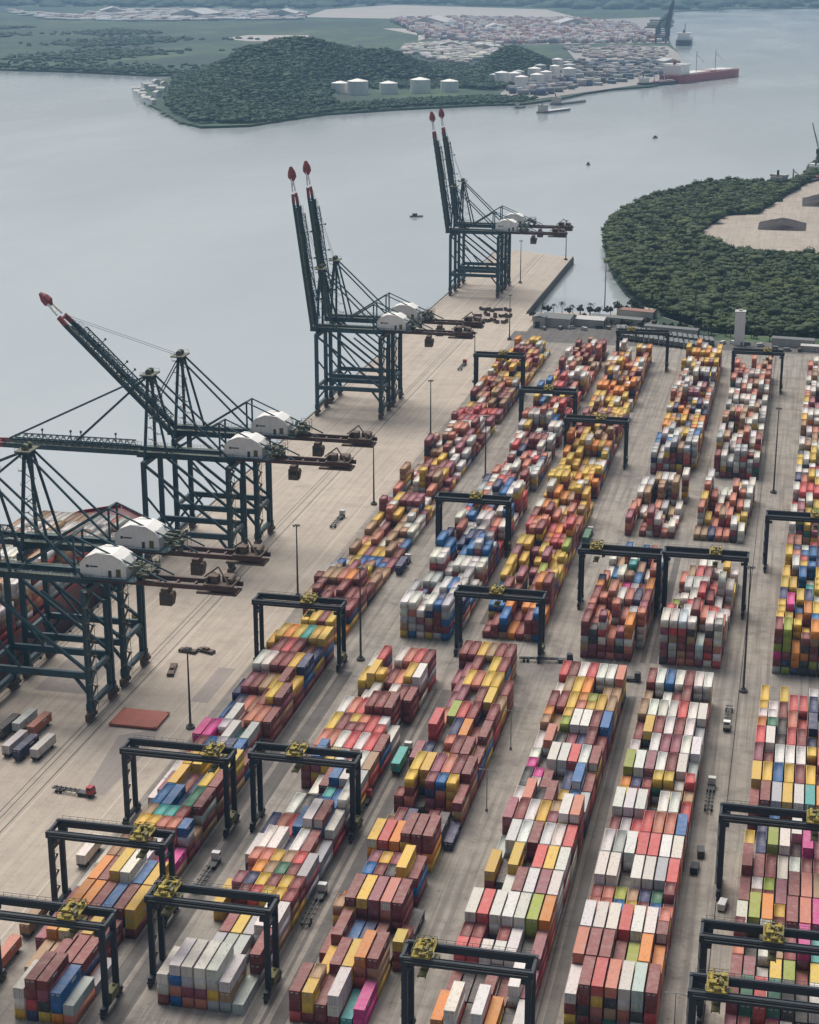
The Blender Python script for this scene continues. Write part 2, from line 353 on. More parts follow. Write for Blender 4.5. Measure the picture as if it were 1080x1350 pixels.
def wood(name, pts, z0, rad, hgt, mat, leaves=24, leaf=1.0):
    """crowns at pts (n,2): a broken blob each, wrapped in loose leaf sprays"""
    n = len(pts); nv = len(IV)
    r = rad * nrg.uniform(0.5, 1.25, n) * (1 + 0.5 * (nrg.random(n) > 0.86)); h = hgt * nrg.uniform(0.72, 1.22, n)
    jit = nrg.uniform(0.72, 1.18, (n, nv, 1)); rz = nrg.uniform(0, 6.28, n)
    c, s_ = np.cos(rz), np.sin(rz); B = IV[None] * jit
    V = np.stack([B[..., 0] * c[:, None] - B[..., 1] * s_[:, None], B[..., 0] * s_[:, None] + B[..., 1] * c[:, None], B[..., 2]], -1)
    V = V * np.stack([r, r, r * 0.52], -1)[:, None] ; ctr = np.stack([pts[:, 0], pts[:, 1], z0 + h - r * 0.3], -1); V += ctr[:, None]
    F = (IF[None] + (np.arange(n) * nv)[:, None, None]).reshape(-1, 3)
    tone = nrg.uniform(0.1, 0.8, n) ** 1.3; colf = np.clip(np.repeat(tone, len(IF)) * 0.6 + nrg.uniform(0, 0.4, n * len(IF)), 0, 1)
    Vs = [V.reshape(-1, 3)]; Fs = [F]; Cs = [colf]; off = n * nv
    if leaves:
        m = n * leaves; d = nrg.normal(size=(m, 3)); d /= np.linalg.norm(d, axis=1)[:, None]; d[:, 2] = np.abs(d[:, 2]) * 1.1 - 0.2
        cc = np.repeat(ctr, leaves, 0) + d * np.repeat(np.stack([r, r, r * 0.75], -1), leaves, 0) * nrg.uniform(0.85, 1.2, (m, 1))
        a = nrg.normal(size=(m, 3)); a /= np.linalg.norm(a, axis=1)[:, None]; bb = np.cross(a, d + 0.3 * nrg.normal(size=(m, 3))); bb /= np.linalg.norm(bb, axis=1)[:, None] + 1e-6
        sz = leaf * nrg.uniform(0.5, 1.3, (m, 1))
        T = np.stack([cc - a * sz, cc + bb * sz, cc + a * sz * 0.8], 1).reshape(-1, 3)
        Vs.append(T); Fs.append(np.arange(m * 3).reshape(-1, 3) + off); Cs.append(np.clip(np.repeat(tone, leaves) * 0.5 + nrg.uniform(0, 0.6, m), 0, 1))
    C = np.concatenate(Cs); return np_mesh(name, np.concatenate(Vs), np.concatenate(Fs), mat, np.stack([C] * 3, -1), 'stuff')
def scatter(poly, step, jit=0.5, hole=None, edge=0):
    P = np.array(poly, float); x0, y0 = P.min(0); x1, y1 = P.max(0)
    gx, gy = np.meshgrid(np.arange(x0, x1, step), np.arange(y0, y1, step)); q = np.stack([gx.ravel(), gy.ravel()], -1)
    q = q + nrg.uniform(-jit, jit, q.shape) * step; q = q[inside(poly, q)]
    if hole is not None: q = q[~inside(hole, q)]
    if edge: q = q[poly_dist(poly, q) > edge]
    return q
isl = [(x, y) for x, y in ISLAND if x < 200 or True]
q = scatter(isl, 4.2, 0.6, SAND, 0.3); q = q[(q[:, 0] < 70) & ~inside(TERM, q + np.array([0, -3.0]))]
wood('mangrove_wood', q, -3.4, 3.4, 8.6, M['mangrove'], 16, 0.8)
q = scatter(isl, 19, 0.6, SAND, 4); q = q[(q[:, 0] < 70) & (q[:, 1] > 1170)]
wood('mangrove_canopy', q, -3.0, 4.6, 10.8, M['mangrove'], 50, 0.9)

HILL = [(-1175, 3180), (-1095, 2940), (-1009, 2735), (-911, 2560), (-832, 2580), (-800, 2790), (-790, 2960), (-845, 3120), (-890, 3330), (-850, 3560), (-700, 3720), (-760, 4050), (-1016, 4299), (-1282, 4334), (-1330, 3642)]
HILL2 = [(-690, 3420), (-584, 3360), (-535, 3684), (-544, 4037), (-595, 4346), (-741, 4115), (-759, 3763)]
def hill_h(P):
    x, y = P[:, 0], P[:, 1]; xs = x + 0.16 * (y - 3400)
    rid = np.interp(xs, [-1320, -1230, -1140, -1075, -1010, -955, -900, -830, -760, -690], [6, 26, 50, 64, 74, 82, 66, 62, 42, 8])
    a = rid * np.exp(-((np.minimum(y, 3450) - 3450) / 520) ** 2) * np.exp(-((np.maximum(y, 3500) - 3500) / 420) ** 2)
    a = a * (1 + 0.16 * np.sin(x / 47 + y / 83) * np.sin(y / 61 - x / 90)) 
    b_ = 66 * np.exp(-(((x + 640) / 85) ** 2 + ((y - 3850) / 280) ** 2)) + 22 * np.exp(-(((x + 590) / 60) ** 2 + ((y - 4050) / 220) ** 2))
    return a, b_
for nm, poly, i, zz in (('hill', HILL, 0, 0), ('hill', HILL2, 1, 0)):
    P = np.array(poly, float); x0, y0 = P.min(0); x1, y1 = P.max(0); st = 24
    gx, gy = np.meshgrid(np.arange(x0, x1 + st, st), np.arange(y0, y1 + st, st)); q = np.stack([gx.ravel(), gy.ravel()], -1)
    d = poly_dist(poly, q) * np.where(inside(poly, q), 1, -1); z = hill_h(q)[i] * np.clip(d / 150, 0, 1) ** 0.8 - 2.2
    nx = gx.shape[1]; ny = gx.shape[0]; idx = np.arange(nx * ny).reshape(ny, nx)
    F = np.stack([idx[:-1, :-1], idx[:-1, 1:], idx[1:, 1:], idx[1:, :-1]], -1).reshape(-1, 4); F = F[(d[F] > -st).all(1)]
    np_mesh(nm, np.column_stack([q, z]), F, M['land'], kind='structure')
    t = scatter(poly, 9.5, 0.6, None, 3); dd = poly_dist(poly, t); tz = hill_h(t)[i] * np.clip(dd / 150, 0, 1) ** 0.8 - 2
    wood('hill_wood', t, tz, 5.6, 7.5, M['hillwood'], 10, 1.8)
# low mangrove fringe along the far shore
pts = []
for (a, c) in zip(FAR_LAND[:4], FAR_LAND[1:5]):
    L = math.hypot(c[0] - a[0], c[1] - a[1])
    for i in range(int(L / 1.4)):
        t = rng.random(); pts.append((a[0] + (c[0] - a[0]) * t + rng.uniform(-5, 5), a[1] + (c[1] - a[1]) * t + 6 + rng.random() ** 3 * 300))
wood('shore_wood', np.array(pts), -2.0, 5.5, 7, M['hillwood'], 6, 2.0)
q = scatter([(-850, 2575), (-825, 2572), (-795, 2690), (-762, 2800), (-676, 2915), (-546, 3045), (-486, 3076), (-470, 3160), (-560, 3200), (-640, 3130), (-780, 2960)], 9, 0.6)
wood('bank_wood', q, -2.0, 5.0, 5.5, M['hillwood'], 8, 1.8)
q = scatter([(-920, 3390), (-880, 3330), (-640, 3420), (-700, 3560), (-860, 3560)], 10, 0.6)
wood('slope_wood', q, -2.0, 5.5, 7, M['hillwood'], 8, 1.8)
q = scatter([(-2250, 3990), (-1390, 3720), (-1330, 4330), (-1000, 4500), (-780, 4250), (-780, 4900), (-1200, 4950), (-1500, 5250), (-2600, 6300), (-3400, 6400), (-3700, 5200)], 24, 0.7)
q = q[np.sin(q[:, 0] / 97 + q[:, 1] / 310) + np.sin(q[:, 1] / 170 - q[:, 0] / 140) + nrg.normal(0, .35, len(q)) > 0.45]
wood('marsh_wood', q, -3.5, 10, 6.5, M['hillwood'], 8, 2.5)
q = scatter([(-3900, 9300), (-2500, 9100), (-2400, 10300), (-1300, 9500), (-700, 9300), (-450, 9750), (1400, 10800), (1500, 13000), (-8000, 14500), (-8000, 9500)], 150, 0.7)
wood('far_wood', q, -2.0, 55, 20, M['hillwood'], 0)
# ------------------------------------------------------------------ containers
CC = {'W': ((0.66, 0.63, 0.58), 'white'), 'G': ((0.40, 0.41, 0.41), 'grey'), 'R': ((0.52, 0.075, 0.075), 'red'), 'M': ((0.21, 0.045, 0.045), 'maroon'),
      'B': ((0.018, 0.13, 0.33), 'blue'), 'N': ((0.03, 0.045, 0.12), 'navy'), 'Y': ((0.62, 0.40, 0.055), 'yellow'), 'O': ((0.64, 0.22, 0.03), 'orange'),
      'L': ((0.28, 0.33, 0.04), 'lime green'), 'E': ((0.03, 0.16, 0.10), 'dark green'), 'T': ((0.05, 0.37, 0.34), 'turquoise'), 'P': ((0.56, 0.04, 0.24), 'magenta'),
      'S': ((0.50, 0.17, 0.11), 'salmon'), 'U': ((0.26, 0.075, 0.10), 'plum'), 'K': ((0.05, 0.052, 0.055), 'charcoal'), 'A': ((0.36, 0.22, 0.12), 'tan'), 'C': ((0.50, 0.60, 0.60), 'pale blue')}
TH, CW, PITCH, X7 = 2.75, 2.60, 12.75, 3.04
Y0 = 345.2
def pick(pal): return rng.choice(pal)
PAL = {'b1': 'MMMMMSYYOAGBNRUAK', 'b2': 'MMMRRSWGGGBNYAUU', 'b3': 'MMMMMMUYYOSNBRA', 'b4': 'MMMMRSWWGYAUNGUK', 'b5': 'MMMRSWGGGUKEAYUK', 'b6': 'MMMMUUYYLGOPEKNKA'}
LOW = {
 'b1': (-171.0, 0.0, -2, """-- -- W3 M4 M4 B3 G2|-- A2 A2 M3 M3 M3 G1|U2 O3 Y3 M2 Y3 M2 --|U2 O3 O3 M3 B3 M3 Y3|W2 O3 M3 Y4 W4 B3 Y3|W2 A3 A3 M3 W3 P2 P2|-- U2 Y4A4 Y4T4 S4T4 S4M4 B4A2|-- G2 B4 B4 N3 E4 M4|W2 U3 Y4 M3 N3 Y4 M4|W2 W3 Y4 Y4 K2 Y4 Y4|M2 M3 B3 W3 N3 B3 M2|P3 P3 S2W3 W3 E2 G3 --|B1 N2 W3 M2 S3 S3 M3|B1 N2 S2 A2 M3 Y4 M4|N2 U3 M3 A3 Y3 M4 Y3|-- W4 W4 M4 M4 Y4 N4|U2 M3 M4 R4 M4 M3 N3|Y3 Y4 O4 Y4 T4 Y4 Y4"""),
 'b2': (-134.6, 0.2, -1, """W3 W4 W4 W4 W4 W3 G1|-- -- G2 G2 G2 -- M3|-- -- M2 Y2 G2 W3 W3|Y2 x0U3 M3N3 R3Y3 Y3M3 Y3Y3 M3M3|-- x0S3 O3S3 A3Y3 E3A3 M3R3 G3|W2 W3 W3 N2 W3 M3 G2|N2 S2 R2 B3 W4 M4 W3|-- W2 K2 N2 B3T3 B3 W4G4|-- -- W2 M3 B4 W4 G3|M3 B4 Y3 W3 M3 W3 A3|S3 S3 W3 R3 W3 R3 M3|Y3 M3 M3Y3 M3S3 R3 R3W3 W2|W3 S3 R3 M4 M4 M4 --|-- W2 W3 K2 Y3W3 M3 M3|Y3 Y4 Y4M3 M3 S3 Y4 W4|W3 R4 -- W4 S4 R4 M4"""),
 'b4': (-69.7, 0.15, -1, """O2 W3 K1 W3 O2 K1 W2|M1 K1 K1 M2 M1 W3 U2|R3M3 R3M3 W3K1 W3M3 W3 K2 U3|W4 R4 W4 W4 W4 L4 O4|K1 K1 W3 M4 W4 U4 W4|Y3 K2 Y4 K2 R4 Y4 W4|G2 W4 W4 M4 W4 W4 R4|U4 M4 W4 Y4 U4A4 W5 S5|W3 S4 K3 M4 x0Y3 K2B3 G3|K3 W3P3 M3 K2 N3 B4 M3|P3W3 K2 W4 W4 R4 W4 M4|W3 S4 K3 U3 N3 M4 M3|A4O4 A3 L4Y4 W4 W4 M4 B4|M4 M4 Y4 S4O4 Y4L4 Y4 A4|W3 A4 Y4 O4 K2 A3 A3|R4 M4 W4 R4 W4 W4 S4"""),
 'b5': (-41.4, 0.15, 0, """W3 M4 R4 S4 W4 C4 M4|S4 M4 M4 M3 L3 O4 O3|W4 W4 W4 R4 W4 W4 M4S4|S3M3 S3S3 B3L3 Y3A3 M3N3 B3E3 S3M4|W4 W4 K2 W4 W4 G4 R4|W4 G4 W4 R4 R4 W4 W4|M3 G3 R3 R4 S4 S4 B4|W4 W4 W4 K2 W4 W4 R3|Y3O3 M3N3 M3M3 x0Y4 A3Y4 A3G3 A3R4|L4 W4 U4 W4 M4 W4 G3|W3 E2 W4 U4 U4 W4 W4|M3 Y4 M4 W4 M4 W4 G3|A4 W4 W4 W4 R4 W4 W4|A3 M2 W3 M3 M4 E2 M2|M4 W4 B4 W4 M4 W4 W4"""),
 'b6': (-5.2, 0.16, -2, """M3 U3 E3 M3 K3 W3 M3 Y3|U3 M3 Y2 M3 W3 K2 M3 B3|M4 E4 R4 E4 K4 K3 W4 M4|M3 U3 G2 Y3 L3 M2 Y3 Y3|S3M4 K2 W3W4 A3 M3U3 P4 T3 M3|W3 L4 O4 M3Y3 M4 S4 P4 M4|M3 A3W3 M3L3 U3 M4 S4 A4 M4|M4 M3 M3 W3 W3 M3 M3 A3|Y3 N3 L4 W4 K2 P4 U3 T3|-- N2 B3 N2 W3 K2 M3 M3|M3 M4 G4 Y4 W4 T4 O4 M3|Y4 Y4 B4 Y4 M4 Y4 M3 R3|U4 M3 W4 W4 W4 M3Y4 R4 O4|R4 W4 K3 R4 M4 N3 M4 B3|O3 E4W4 K3 S4 R3 N4 W3 K3|W3Y3 W3 M3 R4 R4 N4 W4 M4|Y3 -- Y3 -- -- W3 W3 W3"""),
}
B3Y = [332.5, 345.2, 358, 371, 388.5, 406.5, 419.3, 432, 445, 458, 470.7, 483.5, 496.2, 509, 521.7, 534.4]
B3 = """M3 Y3A3 M2 W3 T1 P2 --|-- Y2 M3 Y3 O4 M4 --|M1 M3 B2 N2 M2 K1 Y3M2|A3O2 M4 Y4 U4 S4 M4 K1|-- B3U3 M3Y3 K3U3 Y4 M3 --|Y3 R3 O3 M4 M4 M4 --|A1 M2 N2 M1 x0M2 K2 N1|x0M2 x0Y4 x0K1 x0U4 x0B4 x0Y4 M3|-- Y4 Y4 U4 S4 M4 M4|U3 N3 K3 Y3S4 M4 M4 M3|-- R5 K3 N4 O4 M3 M4|-- S3 L4 R4 M4 K2 M4|-- U3 U4 K3 M4 Y4 A3|-- U3 Y4 S4 Y4 Y4 M3|U2 U3 M4 K3 Y4 M4 --|M4 M4 Y4 A4 M4 M4 --"""
blocks = {}        # name -> list of (Y, X0, [cells]); cell = list of (dy, L, colour, height)
def parse(row):
    out = []
    for t in row.split():
        c = []
        if len(t) == 2 and t != '--': c = [(0.0, 12.19, t[0], int(t[1]))]
        elif len(t) == 4: c = [(dy, 6.06, t[i], int(t[i + 1])) for i, dy in ((0, 0.0), (2, 6.3)) if t[i] != 'x']
        out.append(c)
    return out
for nme, (x0, dr, k0, txt) in LOW.items():
    blocks[nme] = [(Y0 + PITCH * (k0 + i), x0 + dr * (k0 + i), parse(r)) for i, r in enumerate(txt.split('|'))]
blocks['b3'] = [(y, -102.9, parse(r)) for y, r in zip(B3Y, B3.split('|'))]
def gen(ya, yb, xa, xb, segs, rows=7, gaps=0.05):
    """blocks farther up the yard: segs = [(fraction, palette of the tops, low, high)]"""
    out = []; y = ya; n = int((yb - ya) / PITCH); row_bias = [rng.choice((0, 0, 0, -1)) for _ in range(rows)]
    for i in range(n):
        f = i / max(1, n - 1); pal, lo, hi = [s[1:] for s in segs if f <= s[0]][0]
        base = rng.randint(lo, hi); cells = []; same = rng.random() < 0.35; cc = pick(pal)
        for r in range(rows):
            if rng.random() < gaps: cells.append([]); continue
            h = max(1, min(6, base + rng.choice((0, 0, 0, 0, -1, -1, 1, -2)) + row_bias[r]))
            def c(): return cc if same and rng.random() < 0.6 else pick(pal)
            if rng.random() < 0.3: cells.append([(0.0, 6.06, c(), h), (6.3, 6.06, c(), max(1, h - rng.choice((0, 0, 1))))])
            else: cells.append([(0.0, 12.19, c(), h)])
        out.append((y, xa + (xb - xa) * f, cells)); y += PITCH
    return out
UP = {}
UP['b1'] = gen(560, 1066, -171.5, -168, [(0.10, 'MMSOYA', 3, 4), (0.35, 'MASWBYYAUA', 2, 4), (0.6, 'MSAWYWAUM', 3, 4), (0.68, 'RRUS', 3, 4), (1, 'SAMAYWOYU', 3, 4)])
UP['b2'] = gen(571, 1074, -131.5, -133, [(0.16, 'WWBWNGW', 4, 5), (0.32, 'WWRGSNBS', 3, 5), (0.55, 'SWGNWRM', 3, 4), (0.75, 'RSWSBYW', 4, 5), (1, 'WSUMWAS', 3, 5)])
UP['b3'] = gen(577, 1055, -102.6, -104.5, [(0.08, 'MOMB', 3, 4), (0.18, 'YYYLU', 4, 4), (0.26, 'OMMSR', 4, 5), (0.5, 'YYYOAWY', 3, 5), (0.7, 'YMYAU', 3, 5), (1, 'YSAOWYM', 3, 5)])
b4 = gen(566, 656, -65.9, -64.6, [(0.25, 'MGSOMKU', 5, 5), (0.5, 'WNPROSM', 4, 5), (1, 'WAWBGTS', 3, 5)]) + gen(706, 777, -64.8, -63, [(0.35, 'WMSAWU', 2, 3), (1, 'WWSWAG', 2, 4)], gaps=.15) + gen(802, 1046, -62.6, -62.3, [(0.15, 'GWWBGA', 5, 5), (0.45, 'YOAYWNA', 4, 5), (0.75, 'WSWGWAU', 4, 5), (1, 'YYMOAW', 4, 5)])
b5 = gen(566, 656, -38.4, -36, [(0.16, 'WCWWG', 5, 6), (0.5, 'RSLWWUMS', 4, 5), (1, 'SRWYWMA', 4, 5)]) + gen(706, 780, -36, -33.5, [(0.4, 'WBWYNSA', 2, 3), (0.8, 'SSWSYO', 3, 5), (1, 'WYWW', 4, 4)]) + gen(803, 1030, -33, -32.2, [(0.1, 'GWGM', 5, 5), (0.4, 'SWAWWW', 4, 5), (0.7, 'WWSGW', 4, 5), (1, 'MSWSAWS', 4, 5)])
b6 = gen(566, 690, 0, 2.5, [(0.12, 'OYLYMO', 5, 5), (0.3, 'OYWYPBY', 5, 5), (0.6, 'YTWNWYY', 4, 5), (1, 'WRYSBN', 4, 5)], 6) + gen(703, 1030, 3, 9, [(0.12, 'WYLUW', 3, 4), (0.4, 'WYWRYSN', 4, 5), (1, 'YWSWURA', 4, 5)], 4)
UP['b4'] = b4; UP['b5'] = b5; UP['b6'] = b6

items = []      # dict per container
def collect(name, bays, near):
    H = {}
    for bi, (y, x0, cells) in enumerate(bays):
        for r, cell in enumerate(cells):
            for (dy, L, c, h) in cell:
                j = round((y + dy - 300) / 6.375)
                for jj in ((j, j + 1) if L > 7 else (j,)): H[(r, jj)] = max(h, H.get((r, jj), 0))
    for bi, (y, x0, cells) in enumerate(bays):
        for r, cell in enumerate(cells):
            for (dy, L, c, h) in cell:
                j = round((y + dy - 300) / 6.375); js = (j, j + 1) if L > 7 else (j,)
                x = x0 + X7 * (r + 0.5) + rng.uniform(-.06, .06); yy = y + dy
                for t in range(h):
                    dist2 = x * x + yy * yy + (CAM_H - t * TH) ** 2; top = t == h - 1
                    s = 0
                    if top: s += L * CW * 0.55
                    if H.get((r, j - 1), 0) <= t: s += CW * TH * 0.85
                    sd = 1 if x < 0 else -1
                    opn = sum(H.get((r + sd, q), 0) <= t for q in js) / len(js)
                    s += opn * L * TH * 0.85 * abs(x) / math.sqrt(x * x + yy * yy) * (1 if t > 0 else 0.6)
                    col = c if top else (c if (h - t == 2 and rng.random() < 0.35) else pick(PAL[name]))
                    items.append(dict(b=name, bay=bi, r=r, dy=dy, L=L, x=x, y=yy, t=t, h=h, c=col, s=s / dist2 * (1 if near else 0), top=top, rows=len(cells), half=len(cell) == 2 or (L < 7)))
for nme in ('b1', 'b2', 'b3', 'b4', 'b5', 'b6'): collect(nme, blocks[nme], True)
for nme in UP: collect(nme, UP[nme], False)
fx = 2300 / 540
def in_frame(x, y, z):
    v = cam.matrix_basis.inverted() @ Vector((x, y, z)); return abs(v.x / -v.z) * 2300 < 555 and abs(v.y / -v.z) * 2300 < 690
for it in items:
    if it['s'] and not in_frame(it['x'], it['y'] + it['L'] / 2, it['t'] * TH + 1.3): it['s'] *= 0.02
items.sort(key=lambda q: -q['s'])
single, many = items[:300], items[300:]

def container_meshes(L):
    """corrugated box: body mesh (rails, posts, ribs, roof ridges) and its door end"""
    W, Hh = CW, 2.68; x1 = W / 2; b = MB()
    for sx in (-1, 1):
        for y in (0.09, L - 0.09): b.cbox((sx * (x1 - .09), y, Hh / 2), (.18, .18, Hh))
        b.box(min(sx * x1, sx * (x1 - .12)), max(sx * x1, sx * (x1 - .12)), .181, L - .181, 0.001, .17)
        b.box(min(sx * x1, sx * (x1 - .12)), max(sx * x1, sx * (x1 - .12)), .181, L - .181, Hh - .12, Hh - .001)
        n = int((L - .4) / 0.28); s = (L - .4) / n; pr = []
        for i in range(n):
            y = .2 + i * s
            pr += [(y, 0.03), (y + s * .35, 0.03), (y + s * .5, 0.085), (y + s * .85, 0.085)]
        pr.append((L - .2, 0.03)); vs = []; fs = []
        for (y, d) in pr: vs += [(sx * (x1 - d), y, .16), (sx * (x1 - d), y, Hh - .11)]
        for i in range(len(pr) - 1):
            q = (2 * i, 2 * i + 2, 2 * i + 3, 2 * i + 1); fs.append(q if sx > 0 else q[::-1])
        b.add(vs, fs)
    for y0_, y1_ in ((0.0, .18), (L - .18, L)):
        b.box(-x1 + .181, x1 - .181, y0_ + .001, y1_ - .001, Hh - .14, Hh - .002); b.box(-x1 + .181, x1 - .181, y0_ + .001, y1_ - .001, .002, .16)
    b.box(-x1 + .1, x1 - .1, .15, L - .15, Hh - .11, Hh - .04)
    for i in range(int(L / 1.1)): y = .5 + i * 1.1; b.box(-x1 + .3, x1 - .3, y, y + .5, Hh - .041, Hh - .032)
    b.cur = 1
    for sx in (-1, 1):
        b.box(min(sx * (x1 - .028), sx * (x1 - .02)), max(sx * (x1 - .028), sx * (x1 - .02)), L * .52, L * .52 + L * .22, 1.55, 2.15); b.box(min(sx * (x1 - .028), sx * (x1 - .02)), max(sx * (x1 - .028), sx * (x1 - .02)), L - 1.9, L - .5, 2.05, 2.3)
    b.cur = 0
    b.box(-x1 + .181, x1 - .181, L - .10, L - .05, .16, Hh - .14)
    for i in range(6): x = -x1 + .35 + i * .36; b.box(x, x + .16, L - .051, L - .02, .2, Hh - .2)
    b.box(-x1 + .13, x1 - .13, .2, L - .2, .05, .12)
    body = b.build('container', [M['paint'], M['mark']]); d = MB()
    for sx in (-1, 1):
        d.box(min(0.02 * sx, sx * (x1 - .19)), max(0.02 * sx, sx * (x1 - .19)), .05, .11, .17, Hh - .15)
        d.cur = 1
        for x in (.25, .72): d.cyl((sx * x, .035, .1), (sx * x, .035, Hh - .08), .025, 6); d.cbox((sx * (x + .1), .03, 1.15), (.24, .03, .05))
        d.cur = 2; d.box(min(.25 * sx, sx * .95), max(.25 * sx, sx * .95), .032, .0375, 1.95, 2.25); d.cur = 0
        for z in (.55, 1.05, 1.6, 2.1): d.box(min(.06 * sx, sx * 1.08), max(.06 * sx, sx * 1.08), .038, .051, z, z + .2)
    door = d.build('door', [M['paint'], M['steel'], M['mark']])
    me = (body.data, door.data)
    bpy.data.objects.remove(body); bpy.data.objects.remove(door); return me
CM = {12.19: container_meshes(12.19), 6.06: container_meshes(6.06)}
BN = {'b1': 'block beside the quay', 'b2': 'second block from quay', 'b3': 'third block from quay', 'b4': 'fourth block from quay', 'b5': 'fifth block from quay', 'b6': 'sixth block from quay'}
def clabel(it):
    size = 'long' if it['L'] > 7 else 'short'; d = it['h'] - 1 - it['t']
    lay = ('topping' if d == 0 else 'second-from-top in' if d == 1 else 'third-from-top in' if d == 2 else 'fourth-from-top in' if d == 3 else 'fifth-from-top in')
    half = '' if it['L'] > 7 else ('near half ' if it['dy'] == 0 else 'far half ')
    return f"{size} {CC[it['c']][1]} container {lay} {ORD[it['r'] + 1]} row, {half}{ORD[it['bay'] + 1]} bay, {BN[it['b']]}"
def vary(c, a=0.10):
    f = 1 + rng.uniform(-a, a) * 1.5; return tuple(max(0.004, min(0.95, x * f * (1 + rng.uniform(-a, a) * .6))) for x in c)
for it in single:
    me = CM[it['L']]; o = bpy.data.objects.new('shipping_container', me[0]); COL.objects.link(o)
    flip = rng.random() < 0.4
    o.location = (it['x'], it['y'] + (it['L'] if flip else 0), it['t'] * TH + 0.03); o.rotation_euler.z = PI if flip else 0
    o.color = (*vary(CC[it['c']][0]), 1); tag(o, clabel(it), 'container', 'stacked shipping containers')
    d = bpy.data.objects.new('door', me[1]); COL.objects.link(d); d.parent = o
    d.color = o.color if rng.random() < .85 else (*vary(CC['W'][0]), 1)
# every other container of the yard and of the ship's deck, as one mass
ship_boxes = []
def box_mass(name, rec, kind='stuff', extra=None):
    """rec: (x, y, z, W, L, H, colour); each a box with a recessed roof, corner posts and a ribbed front"""
    T = MB(); T.box(-.5, .5, 0, 1, 0, .97)
    T.add([(-.5, 0, 1), (.5, 0, 1), (.5, 1, 1), (-.5, 1, 1), (-.45, .015, 1), (.45, .015, 1), (.45, .985, 1), (-.45, .985, 1), (-.45, .015, .990), (.45, .015, .990), (.45, .985, .990), (-.45, .985, .990),
           (-.5, 0, .97), (.5, 0, .97), (.5, 1, .97), (-.5, 1, .97)],
          [(0, 1, 5, 4), (1, 2, 6, 5), (2, 3, 7, 6), (3, 0, 4, 7), (4, 5, 9, 8), (5, 6, 10, 9), (6, 7, 11, 10), (7, 4, 8, 11), (8, 9, 10, 11), (12, 13, 1, 0), (13, 14, 2, 1), (14, 15, 3, 2), (15, 12, 0, 3)])
    for i in range(5): T.box(-.42 + i * .18, -.32 + i * .18, -.004, 0.001, .08, .90)
    TV = np.array(T.v); TF = np.array(T.f); n = len(rec); A = np.array([r[:6] for r in rec], float)
    V = TV[None] * A[:, None, 3:6] + A[:, None, 0:3]; F = (TF[None] + (np.arange(n) * len(TV))[:, None, None]).reshape(-1, 4)
    C = np.repeat(np.array([r[6] for r in rec]), len(TF), 0)
    return np_mesh(name, V.reshape(-1, 3), F, M['paint_many'], C, kind)
mass = [(it['x'], it['y'], it['t'] * TH + .03, CW, it['L'], 2.68, vary(CC[it['c']][0])) for it in many]
# ------------------------------------------------------------------ rubber tyred yard cranes
def make_rtg(span):
    e = empty('yard_gantry_crane', (0, 0, 0)); S = span / 2; P = M['rtg']
    for sx in (-1, 1):
        b = MB(); b.cbox((sx * S, 0, 2.0), (1.1, 11.0, 1.0)); b.cbox((sx * S, -4.6, 1.4), (1.3, 2.6, .5)); b.cbox((sx * S, 4.6, 1.4), (1.3, 2.6, .5)); b.build('sill_beam', P, e)
        MB().cbox((sx * S, 0, 18.2), (.7, 5.5, .9)).build('tie_beam', P, e)
        for sy in (-1, 1):
            b = MB(); b.cbox((sx * S, sy * 3.2, 12.05), (1.35, .95, 19.1)); b.cbox((sx * (S - 1.0), sy * 3.2, 20.6), (1.4, .8, 1.0)); b.build('leg', P, e)
            for d in (-.85, .85):
                b = MB(); b.cyl((sx * S - .35, sy * 4.6 + d, .75), (sx * S + .35, sy * 4.6 + d, .75), .75, 14)
                w_ = b.build('wheel', M['rubber'], e); MB().cyl((sx * S - .38, sy * 4.6 + d, .75), (sx * S + .38, sy * 4.6 + d, .75), .34, 10).build('hub', M['steel'], w_)
    for sy in (-1, 1):
        b = MB(); b.cbox((0, sy * 3.2, 22.5), (span + 2.2, 1.25, 1.75)); b.cbox((0, sy * 2.85, 23.5), (span + 1.2, .14, .16)); gd = b.build('girder', P, e)
        b = MB()
        for i in range(15): x = -S + i * span / 14; b.bar((x, sy * 4.35, 22.7), (x, sy * 4.35, 23.9), .07)
        b.bar((-S, sy * 4.35, 23.9), (S, sy * 4.35, 23.9), .07); b.bar((-S, sy * 4.35, 23.3), (S, sy * 4.35, 23.3), .06); b.cbox((0, sy * 4.05, 22.6), (span, .7, .06)); b.build('walkway', M['dark'], gd)
    for sx in (-1, 1): MB().cbox((sx * (S + .7), 0, 22.5), (.7, 5.1, 1.3)).build('end_tie', P, e)
    b = MB(); b.cbox((S + .2, 0, 3.6), (1.8, 4.2, 2.2)); b.cbox((S + .2, 1.2, 4.9), (.5, .5, .5)); b.build('power_house', M['olive'], e)
    b = MB(); z = 2.6; sgn = 1
    while z < 21:
        b.bar((-S - .95, -2.2 * sgn, z), (-S - .95, 2.2 * sgn, z + 2.3), .55, .12); b.bar((-S - 1.2, -2.2 * sgn, z + 1), (-S - 1.2, 2.2 * sgn, z + 3.3), .06); z += 2.3; sgn = -sgn
    b.build('stair', M['dark'], e)
    return e
